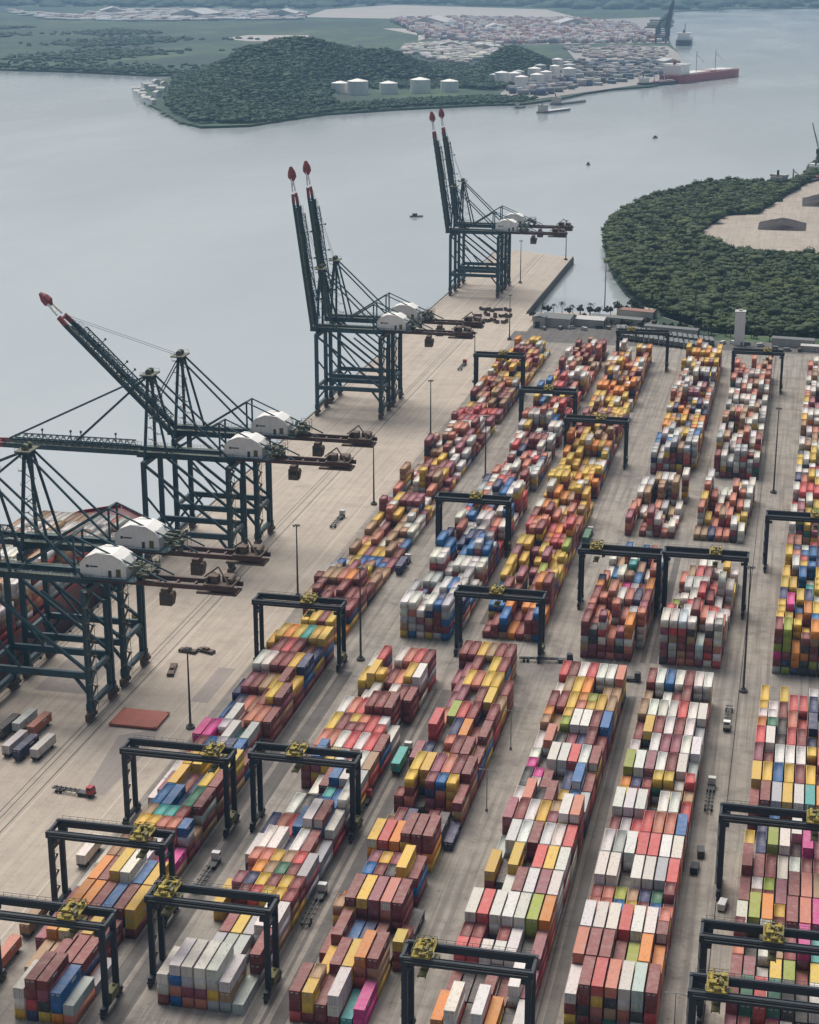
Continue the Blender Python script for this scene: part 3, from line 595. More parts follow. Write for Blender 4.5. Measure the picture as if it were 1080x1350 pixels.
def make_trolley(e, tx):
    rr = random.Random(int(tx * 100) + 5)
    b = MB(); b.cbox((tx, 0, 23.7), (4.6, 7.4, .35)); b.cbox((tx - .9, -1.4, 24.5), (1.5, 1.3, 1.2)); b.cyl((tx - 1.2, -.4, 24.5), (tx - 1.2, 2.4, 24.5), .5, 12); b.cbox((tx + 1.3, 2.2, 24.3), (1.0, 1.5, .9)); b.cbox((tx + .2, -3.0, 24.2), (1.6, .9, .8))
    for i in range(8): b.cbox((tx + rr.uniform(-2, 2), rr.uniform(-3.3, 3.3), 24.1 + rr.random() * .9), (rr.uniform(.2, .9), rr.uniform(.2, .9), rr.uniform(.3, .9)))
    t = b.build('trolley', M['yellow'], e)
    b = MB()
    for y in (-3.6, 3.6):
        for x in (-2.2, -.8, .8, 2.2): b.bar((tx + x, y, 23.8), (tx + x, y, 25.0), .1)
        b.bar((tx - 2.2, y, 25.0), (tx + 2.2, y, 25.0), .1); b.bar((tx - 2.2, y, 24.4), (tx + 2.2, y, 24.4), .08)
    for x in (-2.2, 2.2): b.bar((tx + x, -3.6, 25.0), (tx + x, 3.6, 25.0), .1)
    b.cyl((tx + .7, -1.6, 24.4), (tx + .7, .9, 24.4), .45, 10); b.cbox((tx + 1.9, -2.2, 24.6), (.6, 1.5, 1.3)); b.cbox((tx - .2, 1.6, 24.3), (.9, .9, .9))
    for i in range(10): b.cbox((tx + rr.uniform(-2, 2), rr.uniform(-3.3, 3.3), 24.0 + rr.random() * 1.2), (rr.uniform(.15, .8), rr.uniform(.15, .8), rr.uniform(.2, .7)))
    for i in range(6): x, y = tx + rr.uniform(-2, 2), rr.uniform(-3, 3); b.bar((x, y, 23.9), (x + rr.uniform(-1.4, 1.4), y + rr.uniform(-1.4, 1.4), 25.2), .12)
    b.build('winch_gear', M['olive'], t)
    b = MB(); b.prism_y([(tx + 2.2, 19.6), (tx + 3.4, 20.1), (tx + 3.4, 22.3), (tx + 2.2, 22.3)], -1.0, 1.0); c = b.build('cab', M['olive'], t)
    b = MB(); b.box(tx + 2.15, tx + 3.3, -1.03, -1.0, 20.6, 21.9); b.box(tx + 2.15, tx + 3.3, 1.0, 1.03, 20.6, 21.9); b.build('window', M['glass'], c)
    b = MB(); b.cbox((tx, 0, 18.6), (1.9, 5.8, .4)); b.cbox((tx, 0, 19.1), (1.2, 1.8, .7))
    for sx in (-1, 1):
        for sy in (-1, 1): b.bar((tx + sx * .9, sy * 1.2, 19), (tx + sx * 1.3, sy * 1.7, 23.6), .06); b.cbox((tx + sx * .85, sy * 2.75, 18.35), (.25, .25, .5))
    b.build('spreader', M['olive'], t)
proto = {}
def rtg(block, x0, x1, y, tx, label):
    span = round(x1 - x0, 1)
    if span not in proto: proto[span] = make_rtg(span); e = proto[span]; base = e; first = True
    else: first = False; e = None
    if not first:
        src = proto[span]; e = src.copy(); COL.objects.link(e)
        for ch in list(src.children):
            if ch.name.startswith('trolley'): continue
            copy_tree(ch, e)
    e.location = ((x0 + x1) / 2, y, 0.02); make_trolley(e, tx * (span / 2 - 3.2))
    tag(e, label, 'gantry crane', 'rubber-tyred cranes over the yard'); return e
RT = [('b1', -174.5, -144.9, 329.5, .55, 'dark yard gantry over maroon pair and blue container, block beside the quay'),
      ('b1', -174.5, -144.9, 368.5, .75, 'dark yard gantry over orange and yellow containers, block beside the quay'),
      ('b1', -174.5, -144.9, 418.5, .9, 'dark yard gantry just before the magenta containers, block beside the quay'),
      ('b1', -174.5, -144.9, 540.0, .3, 'dark yard gantry behind the yellow row with one turquoise container beside the quay'),
      ('b1', -173.0, -146.4, 944.0, .2, 'small far gantry at the landward tip of the block beside the quay'),
      ('b2', -138.8, -110.2, 344.0, -.98, 'yard gantry straddling four white containers, yellow trolley at its quay-side leg'),
      ('b2', -138.8, -110.2, 423.5, -.2, 'yard gantry over blue and white containers of the second block'),
      ('b2', -138.0, -109.0, 672.0, .1, 'yard gantry with pale ground seen through it, middle of second block'),
      ('b2', -134.8, -107.0, 866.0, .0, 'far yard gantry over pink and white containers of the second block'),
      ('b3', -108.4, -79.0, 563.0, -.1, 'yard gantry straddling yellow-topped stacks at the aisle, third block'),
      ('b3', -104.2, -75.2, 812.0, .2, 'far yard gantry over yellow stacks of the third block'),
      ('b3', -102.2, -72.8, 1026.0, -.6, 'yard gantry against the shed roofs at the end of third block'),
      ('b4', -74.6, -47.0, 331.5, -.95, 'yard gantry with yellow trolley at its quay-side leg, near end of fourth block'),
      ('b4', -72.2, -43.4, 618.5, -.8, 'yard gantry with yellow-green trolley at its corner, fourth block beyond the aisle'),
      ('b5', -41.0, -11.8, 622.0, .3, 'yard gantry standing side by side with the one carrying a yellow-green trolley'),
      ('b5', -32.4, -5.4, 984.0, .5, 'yard gantry framing white stacks below the tall white tower'),
      ('b6', -5.2, 23.2, 676.0, .4, 'yard gantry over bright yellow and blue stacks, sixth block beyond the aisle'),
      ('b6', -9.6, 19.6, 414.5, .75, 'yard gantry beside the parked white van, sixth block'),
      ('b6', -10.8, 18.4, 355.0, .05, 'yard gantry with brown and yellow trolley amid its beams, near end of sixth block'),
      ('b6', -11.8, 17.6, 332.0, -.85, 'nearest of the gantries on the sixth block, cluttered quay-side leg')]
for a in RT: rtg(*a)
# ------------------------------------------------------------------ ship-to-shore cranes
def sts(yc, boom_deg, label, bs=1.0):
    e = empty('quay_crane', (-229.5, yc, 0.02)); W, L_, HY = -17.5, 17.5, 9.2; P = M['crane']
    for x in (W, L_):
        for sy in (-1, 1):
            b = MB(); b.cbox((x, sy * HY, 24.0), (1.9, 1.35, 40.0)); b.cbox((x, sy * HY, 4.6), (2.3, 1.8, 2.4)); b.build('leg', P, e)
            b = MB(); b.cbox((x, sy * (HY + .2), 2.5), (1.2, 6.4, .9)); b.cbox((x, sy * (HY + .2), 3.2), (1.5, 2.4, .7))
            for q in (-2.4, -0.8, .8, 2.4): b.cyl((x - .3, sy * (HY + .2) + q, .5), (x + .3, sy * (HY + .2) + q, .5), .48, 10); b.cbox((x, sy * (HY + .2) + q, 1.3), (1.3, 1.2, 1.3)); b.cbox((x + .9, sy * (HY + .2) + q, 1.7), (.7, .8, 1.1))
            b.build('bogie', M['brown'], e)
        b = MB(); b.cbox((x, 0, 5.0), (1.5, 2 * HY - 1.8, 1.7)); b.build('sill_beam', P, e)
        b = MB(); b.cbox((x, 0, 15.4), (1.2, 2 * HY - 1.35, 1.6))
        for sy in (-1, 1): b.bar((x, sy * (HY - .6), 9.6), (x, sy * (HY - 4.2), 15.0), .8)
        b.build('portal_tie', P, e)
        b = MB(); b.cbox((x, 0, 43.2), (1.8, 2 * HY + 1.4, 1.9)); b.build('top_beam', P, e)
    for sy in (-1, 1):
        b = MB(); b.cbox((0, sy * HY, 15.2), (L_ - W - 1.9, 1.25, 2.2))
        for sx in (-1, 1): b.bar((sx * (L_ - .7), sy * HY, 9.4), (sx * (L_ - 5.0), sy * HY, 14.8), .9)
        b.build('portal_beam', P, e)
        b = MB(); b.bar((W + .8, sy * HY, 42.5), (L_ - .8, sy * HY, 17.0), .95); b.build('diagonal_brace', P, e)
        b = MB(); b.bar((W + .8, sy * HY, 29.5), (-6.0, sy * HY, 16.5), .7); b.build('lower_brace', P, e)
        b = MB(); b.bar((3.0, sy * HY, 43.0), (L_ - .8, sy * HY, 33.0), .7); b.build('upper_brace', P, e)
        b = MB(); b.cbox((-1.8, sy * 3.3, 45.6), (41, 1.25, 2.6)); g_ = b.build('main_girder', P, e)
        b = MB()
        for i in range(30): x = -21 + i * 1.4; b.bar((x, sy * 5.3, 47), (x, sy * 5.3, 48.2), .08)
        b.bar((-21, sy * 5.3, 48.2), (19, sy * 5.3, 48.2), .08); b.bar((-21, sy * 5.3, 47.6), (19, sy * 5.3, 47.6), .07); b.cbox((-1, sy * 4.7, 46.95), (40, 1.3, .08)); b.build('walkway', M['crane_light'], g_)
        b = MB(); b.cbox((18.7 + 23.6, sy * 3.0, 45.9), (47.2, .9, 1.5)); b.build('backreach_girder', M['rust'], e)
        b = MB(); b.bar((-8, sy * 4.2, 47), (12.5, sy * 3.6, 60), .55); b.bar((12.5, sy * 3.6, 60), (43, sy * 3.4, 47), .45); b.bar((12.5, sy * 3.6, 47), (12.5, sy * 3.6, 60), .6); b.build('rear_frame', P, e)
        b = MB(); b.bar((W + 1.5, sy * 2.6, 77), (L_ - 2, sy * 4.6, 47), .62); b.build('backstay', P, e)
        b = MB(); b.bar((W - .6, sy * 6.0, 44), (W + .8, sy * 2.4, 77), 1.0); b.build('mast_post', P, e)
        b = MB(); b.bar((W + 8.5, sy * 5.0, 46.5), (W + 1.6, sy * 2.4, 76.5), .75); b.build('mast_strut', P, e)
    b = MB(); b.bar((12.5, -3.6, 60), (12.5, 3.6, 60), .5); b.bar((W + .8, -2.4, 60), (W + .8, 2.4, 60), .4); b.build('frame_tie', P, e)
    for i in range(8): MB().cbox((21 + i * 6, 0, 45.6), (.7, 5.1, .9)).build('cross_tie', M['rust'], e)
    for i in range(6): MB().cbox((-19 + i * 7, 0, 45.0), (.7, 5.3, 1.1)).build('cross_tie', P, e)
    b = MB(); b.cbox((W + .8, 0, 77.6), (5.4, 8.6, .5))
    for sy in (-1, 1):
        for q in (-2.4, 0, 2.4): b.bar((W + .8 + q, sy * 4.2, 77.8), (W + .8 + q, sy * 4.2, 79.0), .09)
        b.bar((W - 1.6, sy * 4.2, 79), (W + 3.2, sy * 4.2, 79), .09); b.cyl((W + .8, sy * 1.6 - .5, 78.7), (W + .8, sy * 1.6 + .5, 78.7), 1.1, 12)
    b.cbox((W + .6, 0, 78.6), (1.6, 1.6, 1.6)); b.build('mast_head', M['crane_light'], e)
    # machinery house with its gable towards the yard
    pr = [(14.6, 47.0), (30.0, 47.0), (30.0, 51.2), (28.6, 53.0), (25.4, 54.7), (20.2, 54.9), (16.6, 53.4), (14.6, 51.2)]
    b = MB(); b.prism_y(pr, -4.4, 4.4); h = b.build('machinery_house', M['whitepaint'], e)
    b = MB(); b.prism_y([(14.3, 51.2), (14.62, 51.22), (16.6, 53.42), (20.2, 54.92), (25.4, 54.72), (28.6, 53.02), (29.98, 51.22), (30.3, 51.2), (28.8, 53.25), (25.5, 54.95), (20.2, 55.15), (16.5, 53.65)], -4.6, 4.6); b.build('roof', M['whitepaint'], h)
    b = MB(); b.box(24.0, 25.1, -4.46, -4.40, 47.3, 49.6); b.build('door', M['dark'], h)
    b = MB(); b.box(26.6, 28.2, -4.46, -4.40, 47.6, 50.2); b.build('shutter', M['olive'], h)
    b = MB(); b.box(16.6, 17.6, -4.45, -4.40, 50.2, 51.1); b.box(17.8, 20.6, -4.45, -4.40, 50.4, 50.9); b.build('emblem', M['dark'], h)
    b = MB(); b.cbox((23, 0, 46.93), (21, 12.6, .14))
    for sy in (-1, 1):
        for i in range(11): x = 13 + i * 2; b.bar((x, sy * 6.2, 47), (x, sy * 6.2, 48.2), .08)
        b.bar((13, sy * 6.2, 48.2), (33, sy * 6.2, 48.2), .08)
    b.build('house_platform', P, e)
    b = MB(); rr = random.Random(int(yc))
    for i in range(30):
        x, y, z = 31.4 + rr.random() * 6.2, rr.uniform(-5, 5), 47 + rr.random() * 4.5; b.cbox((x, y, z), (rr.uniform(.4, 1.8), rr.uniform(.5, 2), rr.uniform(.3, 1.6)))
    for y in (-5.4, -1.8, 1.8, 5.4):
        for x in (33.2, 37.6): b.bar((x, y, 46.8), (x, y, 52.2), .16)
        b.cbox((35.4, y, 49.4), (4.4, .12, .12)); b.cbox((35.4, y, 52.2), (4.4, .12, .12))
    b.cbox((35.4, 0, 49.3), (4.4, 10.8, .1)); b.build('service_platform', M['crane_light'], e)
    b = MB(); b.cbox((60, 0, 47.2), (9.5, 8.8, .5)); b.cbox((58, -1.4, 48.6), (3.0, 3.2, 2.4)); b.cbox((61.6, 1.2, 48.3), (2.6, 3.4, 1.8)); b.cyl((56.4, -3, 48.4), (56.4, 3, 48.4), 1.0, 12); b.cyl((63.2, -2.6, 48.4), (63.2, 2.6, 48.4), .9, 12)
    b.bar((53, 4, 47), (59, 0, 52), .4); b.bar((64, -4, 47), (59, 0, 52), .4); b.cbox((59, 0, 44.1), (13, 6.4, .7)); b.build('backreach_gear', M['brown'], e)
    b = MB(); b.prism_y([(39.6, 38.2), (43.6, 38.2), (44.2, 41.4), (43.8, 42.4), (39.6, 42.4)], -1.6, 1.6); b.cbox((41.6, 0, 43.3), (2.2, 5.2, 1.7)); c = b.build('operator_cab', M['brown'], e)
    b = MB(); b.box(43.2, 43.9, -1.64, -1.6, 39.2, 41.6); b.box(40.2, 42.9, -1.64, -1.6, 40.2, 41.8); b.build('window', M['glass'], c)
    b = MB(); z = 3.0; sg = 1
    while z < 43:
        b.bar((L_ + 1.5, HY * -1 - 2.1 * sg, z), (L_ + 1.5, HY * -1 + 2.1 * sg, z + 2.6), .7, .12); b.bar((L_ + 1.85, HY * -1 - 2.1 * sg, z + 1.1), (L_ + 1.85, HY * -1 + 2.1 * sg, z + 3.7), .07); b.cbox((L_ + 1.5, HY * -1 + 2.5 * sg, z + 2.6), (1.2, 1.2, .1)); z += 2.6; sg = -sg
    for q in (-3, 3): b.cbox((L_ + 1.5, -HY + q, 23), (.14, .14, 40))
    b.build('stair_tower', M['crane_light'], e)
    b = MB(); z = 47.0; sg = 1
    while z < 75:
        b.bar((W + 3.4 - (z - 47) * .08 - 1.6 * sg, -3.4, z), (W + 3.4 - (z - 47) * .08 + 1.6 * sg, -3.4, z + 2.4), .5, .1); b.cbox((W + 3.4 - (z - 47) * .08 + 2.0 * sg, -3.4, z + 2.4), (1.5, 1.2, .1)); b.bar((W + 3.4 - (z - 47) * .08 + 2.7 * sg, -3.9, z + 2.4), (W + 3.4 - (z - 47) * .08 + 2.7 * sg, -3.9, z + 3.6), .08); z += 2.4; sg = -sg
    b.build('mast_stair', M['crane_light'], e)
    b = MB(); b.cbox((L_ - .2, HY - 1.3, 20), (1.6, 1.4, 30)); b.build('lift_shaft', P, e)
    # boom, hinged at the waterside end of the girder
    a = R(boom_deg); HX, HZ = -21.5, 46.0
    def q(d, off, y):
        d = d * bs
        return (HX - d * math.cos(a) + off * math.sin(a), y, HZ + d * math.sin(a) + off * math.cos(a))
    b = MB()
    for sy in (-1, 1):
        b.bar(q(0, 0, sy * 3.5), q(66, 0, sy * 3.5), 1.05, 2.0); b.bar(q(4, 3.3, sy * 3.3), q(60, 3.3, sy * 3.3), .4)
        for i in range(18): d = 4 + i * 3.1; b.bar(q(d, .9, sy * 3.4), q(d + 1.55, 3.3, sy * 3.3), .26); b.bar(q(d + 3.1, .9, sy * 3.4), q(d + 1.55, 3.3, sy * 3.3), .26)
    for i in range(19): d = 4 + i * 3.1; b.bar(q(d, 3.3, -3.3), q(d, 3.3, 3.3), .26)
    for i in range(14): d = 2 + i * 4.8; b.bar(q(d, -.3, -3.0), q(d, -.3, 3.0), .55); b.bar(q(d + 1.4, -1.2, 2.2), q(d + 2.6, -2.4, 2.2), .3)
    for i in range(13): d = 2 + i * 4.8; s_ = 1 if i % 2 else -1; b.bar(q(d, .2, -3.0 * s_), q(d + 4.8, .2, 3.0 * s_), .3)
    bm_ = b.build('boom', P, e)
    b = MB()
    for sy in (-1, 1):
        b.bar(q(66, 0, sy * 3.5), q(71, 0, sy * 2.8), 1.1, 2.0)
    b.bar(q(70, 0, -2.6), q(70, 0, 2.6), .9)
    b.build('boom_tip', M['redtip'], bm_)
    b = MB()
    for sy in (-1, 1): b.bar(q(72, 0, sy * 2.5), q(79, 0, sy * 1.4), .55, .9)
    b.bar(q(73.5, 0, -2.4), q(77.5, 0, 1.6), .35); b.build('tip_frame', M['whitepaint'], bm_)
    b = MB(); b.cyl(q(77.6, .2, 0), q(79.6, .2, 0), .9, 10, 2.3); b.cyl(q(79.6, .2, 0), q(82.2, .2, 0), 2.3, 10, 2.0); b.cyl(q(82.2, .2, 0), q(85, .2, 0), 2.0, 10, .7); b.build('tip_platform', M['redtip'], bm_)
    b = MB()
    for sy in (-1, 1):
        for i in range(32): d = 2 + i * 2.0; b.bar(q(d, 1.1, sy * 4.6), q(d, 2.4, sy * 4.6), .09); b.bar(q(d, 1.1, sy * 3.6), q(d, 1.1, sy * 4.8), .09)
        b.bar(q(2, 2.4, sy * 4.6), q(64, 2.4, sy * 4.6), .09); b.bar(q(2, 1.8, sy * 4.6), q(64, 1.8, sy * 4.6), .07); b.bar(q(2, 1.05, sy * 4.2), q(64, 1.05, sy * 4.2), .9, .07)
    b.build('boom_walkway', M['crane_light'], bm_)
    for d in (14, 31, 36, 50):
        b = MB(); b.bar(q(d, 1.0, 3.6), q(d, 5.2, 3.6), .3); b.cbox(q(d, 5.2, 3.6), (.7, .7, .9)); b.build('lamp_post', M['dark'], bm_)
    top = (W + .4, 0, 77.2)
    if boom_deg < 20:
        for d in (33, 66):
            b = MB()
            for sy in (-1, 1): b.bar((W + .4, sy * 2.2, 77.2), q(d, 1.2, sy * 2.8), .5)
            b.build('forestay', P, bm_)
    else:
        b = MB()
        for sy in (-1, 1):
            b.bar((W + .4, sy * 1.2, 77.6), q(70, 1.2, sy * 1.4), .12)
            m_ = q(33, 3.8, sy * 2.8); b.bar(q(33, 1.2, sy * 2.8), q(14, 4.5, sy * 2.8), .4); b.bar(q(14, 4.5, sy * 2.8), (W + .4, sy * 2.2, 76.5), .4)
            b.bar(q(64, 1.2, sy * 2.8), q(36, 2.6, sy * 2.8), .35)
        b.build('forestay', P, bm_)
    tag(e, label, 'quay crane', 'ship-to-shore cranes along the quay'); return e
sts(488.5, 0, 'dark green quay crane nearest the parked trailers, white house with small dark emblem')
sts(517.8, 0, 'dark green quay crane behind the nearest one, white house over the red hatch cover')
sts(632.0, 0, 'quay crane with its boom level over the water, red boom end, white house', .88)
sts(667.0, 44.5, 'quay crane with its boom half raised at a slant', .92)
sts(886.0, 82.5, 'nearer quay crane of the middle pair, boom raised upright')
sts(914.5, 82.5, 'farther quay crane of the middle pair, boom raised upright')
sts(1248.0, 81.5, 'nearer quay crane of the farthest pair near the pier end, boom upright')
sts(1280.5, 81.5, 'farthest quay crane of all beside the pier end, boom upright')

# ------------------------------------------------------------------ container ship at the quay
e = empty('container_ship', (-275, 500, WZ)); tag(e, 'maroon container ship berthed under the lowered quay cranes, white boxes on deck', 'ship')
out = []; n = 26
for i in range(n + 1):
    t = i / n; y = -150 + 316 * t; hw = 20.0
    if t > .86: hw *= math.sqrt(max(0, 1 - ((t - .86) / .14) ** 2)) * .98 + .02
    if t < .06: hw *= .86 + .14 * t / .06
    out.append((y, hw))
b = MB(); nv = []
for y, hw in out: nv += [(-hw * .93, y, 0.2), (-hw, y, 7), (-hw, y, 15.5), (hw, y, 15.5), (hw, y, 7), (hw * .93, y, 0.2)]
fs = []
for i in range(n):
    for j in range(5): fs.append((6 * i + j, 6 * i + j + 1, 6 * i + 6 + j + 1, 6 * i + 6 + j))
fs += [(0, 5, 4, 3, 2, 1), tuple(6 * n + j for j in range(6))]
b.add(nv, fs); b.build('hull', M['hull'], e)
b = MB(); b.slab([(-h_ * .985, y) for y, h_ in out] + [(h_ * .985, y) for y, h_ in reversed(out)], 14.6, 15.2); b.build('deck', M['brown'], e)
b = MB()
for i in range(n):
    for s_ in (-1, 1): b.bar((s_ * (out[i][1] - .2), out[i][0], 16.1), (s_ * (out[i + 1][1] - .2), out[i + 1][0], 16.1), .3, 1.3)
b.build('bulwark', M['shipdark'], e)
for y in (-18, 9, 36, 63, 90, 117):
    b = MB()
    for x in range(-18, 19, 4): b.cbox((x, y, 18.4), (.35, .6, 6.4))
    for z in (18, 21.5): b.cbox((0, y, z), (37, .9, .3))
    b.build('lashing_bridge', M['shipdark'], e)
b = MB(); b.box(-12, 12, -146, -136, 15.5, 36); b.box(-19, 19, -145, -137, 36, 39); b.build('superstructure', M['whitepaint'], e)
b = MB(); b.box(-18.5, 18.5, -136.99, -136.94, 37, 38.2); b.build('bridge_window', M['glass'], e)
for bay in range(9):
    for half in range(3):
        y = 500 - 108 + bay * 27 + half * 8.6
        if 0 < bay: hts = [rng.choice((1, 2, 3, 3, 4)) for _ in range(14)]
        else: hts = [rng.choice((0, 1, 2)) for _ in range(14)]
        base = {3: 5, 4: 4, 5: 6, 6: 6, 7: 5}.get(bay, 3); whole = rng.random() < .6
        if half == 2 : continue
        L = 12.19
        y = 500 - 112 + bay * 27 + half * 12.7
        hw = np.interp(y - 500, [q_[0] for q_ in out], [q_[1] for q_ in out])
        for r in range(14):
            x = -17.3 + r * 2.66
            if abs(x) > hw - 1.6 or y - 500 < -130: continue
            h = max(0, min(6, base + (0 if whole else rng.choice((0, 0, -1, -2)))))
            for t in range(h):
                c = pick('WWWWWWWGAS') if t == h - 1 else pick('WWWGRRMAS')
                mass.append((-275 + x, y, WZ + 15.9 + t * TH, 2.45, L, 2.68, vary(CC[c][0])))
tag(box_mass('distant_containers', mass), 'remaining containers stacked deeper and farther in the yard and aboard', None, None, 'stuff')

# ------------------------------------------------------------------ light masts
def mast(x, y, h, label):
    e = empty('light_mast', (x, y, 0.02)); b = MB(); b.cyl((0, 0, 0), (0, 0, h), .42, 10, .2); b.build('pole', M['dark'], e)
    b = MB(); b.slab([(1.5 * math.cos(i * PI / 4), 1.5 * math.sin(i * PI / 4)) for i in range(8)], 0, .9); b.cyl((0, 0, .9), (0, 0, 1.5), .8, 8); b.build('footing', M['quay_wall'], e)
    b = MB(); b.cyl((0, 0, h - .2), (0, 0, h + .2), .6, 8)
    for i in range(6): t = i * PI / 3; b.bar((0, 0, h), (1.2 * math.cos(t), 1.2 * math.sin(t), h), .14); b.cbox((1.2 * math.cos(t), 1.2 * math.sin(t), h - .15), (.55, .55, .4))
    b.build('lamp_head', M['dark'], e); tag(e, label, 'light mast', 'floodlight masts of the terminal')
pl = ['beside the blue containers by the quay', 'beside the teal-topped stack on the apron', 'between the two middle crane pairs on the apron', 'facing the raised boom pair on the apron', 'just before the far gantry on the apron', 'on the apron near the row of mooring gear']
for i in range(6): mast(-178.8, 480.2 + 122.6 * i, 29 if i else 27, 'slim dark floodlight mast ' + pl[i])
mast(-8.7, 548, 44, 'tall dark floodlight mast at the crossing beside the sixth block')
mast(-4.4, 783, 40, 'tall dark floodlight mast at the farther crossing beside the fifth block')
mast(-139.9, 547, 34, 'dark floodlight mast between first and second block at the aisle')
mast(-137.6, 778, 30, 'dark floodlight mast standing farther up between first and second block')
mast(-130, 1203, 34, 'floodlight mast rising in front of the inlet water')
mast(-64, 1137, 34, 'floodlight mast rising in front of the mangrove trees')
mast(-205, 1300, 32, 'floodlight mast on the far pier beside the farthest cranes')
mast(-186, 1415, 32, 'floodlight mast at the very tip of the far pier')

# ------------------------------------------------------------------ things on the apron
def hatch(x, y, w_, l_, rz, label, mat='hatch'):
    e = empty('hatch_cover', (x, y, .03), R(rz)); b = MB(); b.box(-w_ / 2, w_ / 2, -l_ / 2, l_ / 2, .35, 1.0); b.build('panel', M[mat], e)
    b = MB()
    for i in range(7): xx = -w_ / 2 + .5 + i * (w_ - 1) / 6; b.box(xx - .15, xx + .15, -l_ / 2 + .2, l_ / 2 - .2, 0, .349)
    for sx in (-1, 1):
        for sy in (-1, 1): b.cbox((sx * (w_ / 2 - .6), sy * (l_ / 2 - .5), 1.08), (.5, .5, .16))
    b.build('stiffener', M['brown'], e); tag(e, label, 'hatch cover'); return e
hatch(-196.7, 482.2, 16.0, 12.6, 0, 'large rust red ship hatch cover lying flat on the apron')
def spreader(x, y, l_, rz, label):
    e = empty('lifting_spreader', (x, y, .03), R(rz)); b = MB(); b.cbox((0, 0, .9), (2.2, l_, .5)); b.cbox((0, 0, 1.4), (1.4, 2.4, .8)); b.build('beam', M['brown'], e)
    for sy in (-1, 1):
        b = MB(); b.cbox((0, sy * (l_ / 2 - .2), .7), (2.5, .5, .7))
        for sx in (-1, 1): b.cbox((sx * 1.05, sy * (l_ / 2 - .2), .3), (.3, .5, .6))
        b.build('end_beam', M['dark'], e); tag(e, label, 'spreader', 'lifting gear parked on the apron')
spreader(-200.5, 523, 9.5, 12, 'long brown lifting spreader parked on the apron beside the mast')
spreader(-201.0, 540.6, 6.4, 80, 'short brown lifting frame parked on the apron, nearer the crane rail')
spreader(-194.8, 542.0, 6.4, 70, 'short brown lifting frame parked on the apron, nearer the yard blocks')
def chassis_truck(x, y, rz, label, box=None, cab='truck_red', L=13.5, group=None):
    e = empty('terminal_truck', (x, y, .03), R(rz)); b = MB()      # x forward
    b.cbox((-L / 2 + .5, .5, 1.25), (L, .28, .4)); b.cbox((-L / 2 + .5, -.5, 1.25), (L, .28, .4))
    for i in range(6): b.cbox((-L + 1.2 + i * L / 5.6, 0, 1.3), (.3, 2.4, .25))
    b.build('chassis', M['dark'], e)
    b = MB(); b.cbox((3.0, 0, 1.0), (5.4, 2.2, .5)); b.build('frame', M['dark'], e)
    b = MB(); b.prism_y([(3.5, 1.3), (5.6, 1.3), (5.6, 2.3), (5.2, 3.3), (3.5, 3.3)], -1.2, 1.0); c = b.build('cab', M[cab], e)
    b = MB(); b.box(3.8, 5.1, -1.22, -1.2, 2.3, 3.1); b.cbox((5.56, -.1, 2.75), (.05, 1.7, .6)); b.build('window', M['glass'], c)
    for xx in (4.6, 1.2, -L + 2.2, -L + 3.5):
        for sy in (-1, 1): MB().cyl((xx, sy * .75, .52), (xx, sy * 1.2, .52), .52, 12).build('wheel', M['rubber'], e)
    tag(e, label, 'truck', group); return e
chassis_truck(-195.5, 429.0, -6, 'red-cabbed terminal truck with empty black chassis standing alone on the apron', None, 'truck_red', 8.5)
def loose_container(x, y, z, rz, L, c, label, group='loose containers on trailers'):
    o = bpy.data.objects.new('shipping_container', CM[L][0]); COL.objects.link(o); o.location = (x, y, z); o.rotation_euler.z = R(rz); o.color = (*vary(CC[c][0]), 1); tag(o, label, 'container', group)
    d = bpy.data.objects.new('door', CM[L][1]); COL.objects.link(d); d.parent = o; d.color = o.color
def trailer(x, y, rz, label, L=12.6):
    e = empty('flat_trailer', (x, y, .03), R(rz)); b = MB(); b.cbox((0, L / 2, 1.2), (2.4, L, .3)); b.cbox((.5, L / 2, .95), (.25, L, .3)); b.cbox((-.5, L / 2, .95), (.25, L, .3)); b.build('deck', M['dark'], e)
    for yy in (1.4, 2.6, L - 2.4):
        for sx in (-1, 1): MB().cyl((sx * .75, yy, .5), (sx * 1.2, yy, .5), .5, 10).build('wheel', M['rubber'], e)
    tag(e, label, 'trailer', 'trailers parked on the apron')
for (x, y, c, nm) in [(-214.0, 446.5, 'W', 'white container on a trailer nearest the crane rail, by the parked group'), (-219.0, 445.0, 'N', 'navy container on a trailer between the white ones on the apron'), (-223.5, 447.0, 'W', 'white container on a trailer on the water side of the navy one'), (-222.0, 461.5, 'S', 'rust red container on a trailer behind the parked white ones'), (-227.5, 463.0, 'W', 'white container on a trailer behind, alongside the rust red one'), (-231, 458, 'K', 'charcoal container on the trailer nearest the ship')]:
    trailer(x - 3, y, -3, 'flat trailer under the ' + nm.split(' on ')[0] + ', parked on the apron by the crane rail'); loose_container(x - 3, y + .2, 1.4, -3, 12.19, c, nm)
chassis_truck(-107.6, 474.0, 90, 'truck carrying a turquoise container in the lane beside the third block', None, 'car_white'); loose_container(-107.6, 461.0, 1.5, 0, 12.19, 'T', 'bright turquoise container riding a truck in the lane between second and third block')
chassis_truck(-146.8, 648, 90, 'white-cabbed truck with a container in the lane behind the aisle, first and second block', None, 'car_white'); loose_container(-146.8, 635.0, 1.5, 0, 12.19, 'N', 'navy container riding a white truck in the lane beside the first block')
chassis_truck(-79.0, 700, 90, 'truck with a dark green container in the lane beyond the third block', None, 'car_white'); loose_container(-79.0, 687.0, 1.5, 0, 12.19, 'E', 'dark green container riding a truck in the lane between third and fourth block')
chassis_truck(-110.5, 385.0, 90, 'truck with a bare chassis in the lane between second and third block', None, 'car_white')
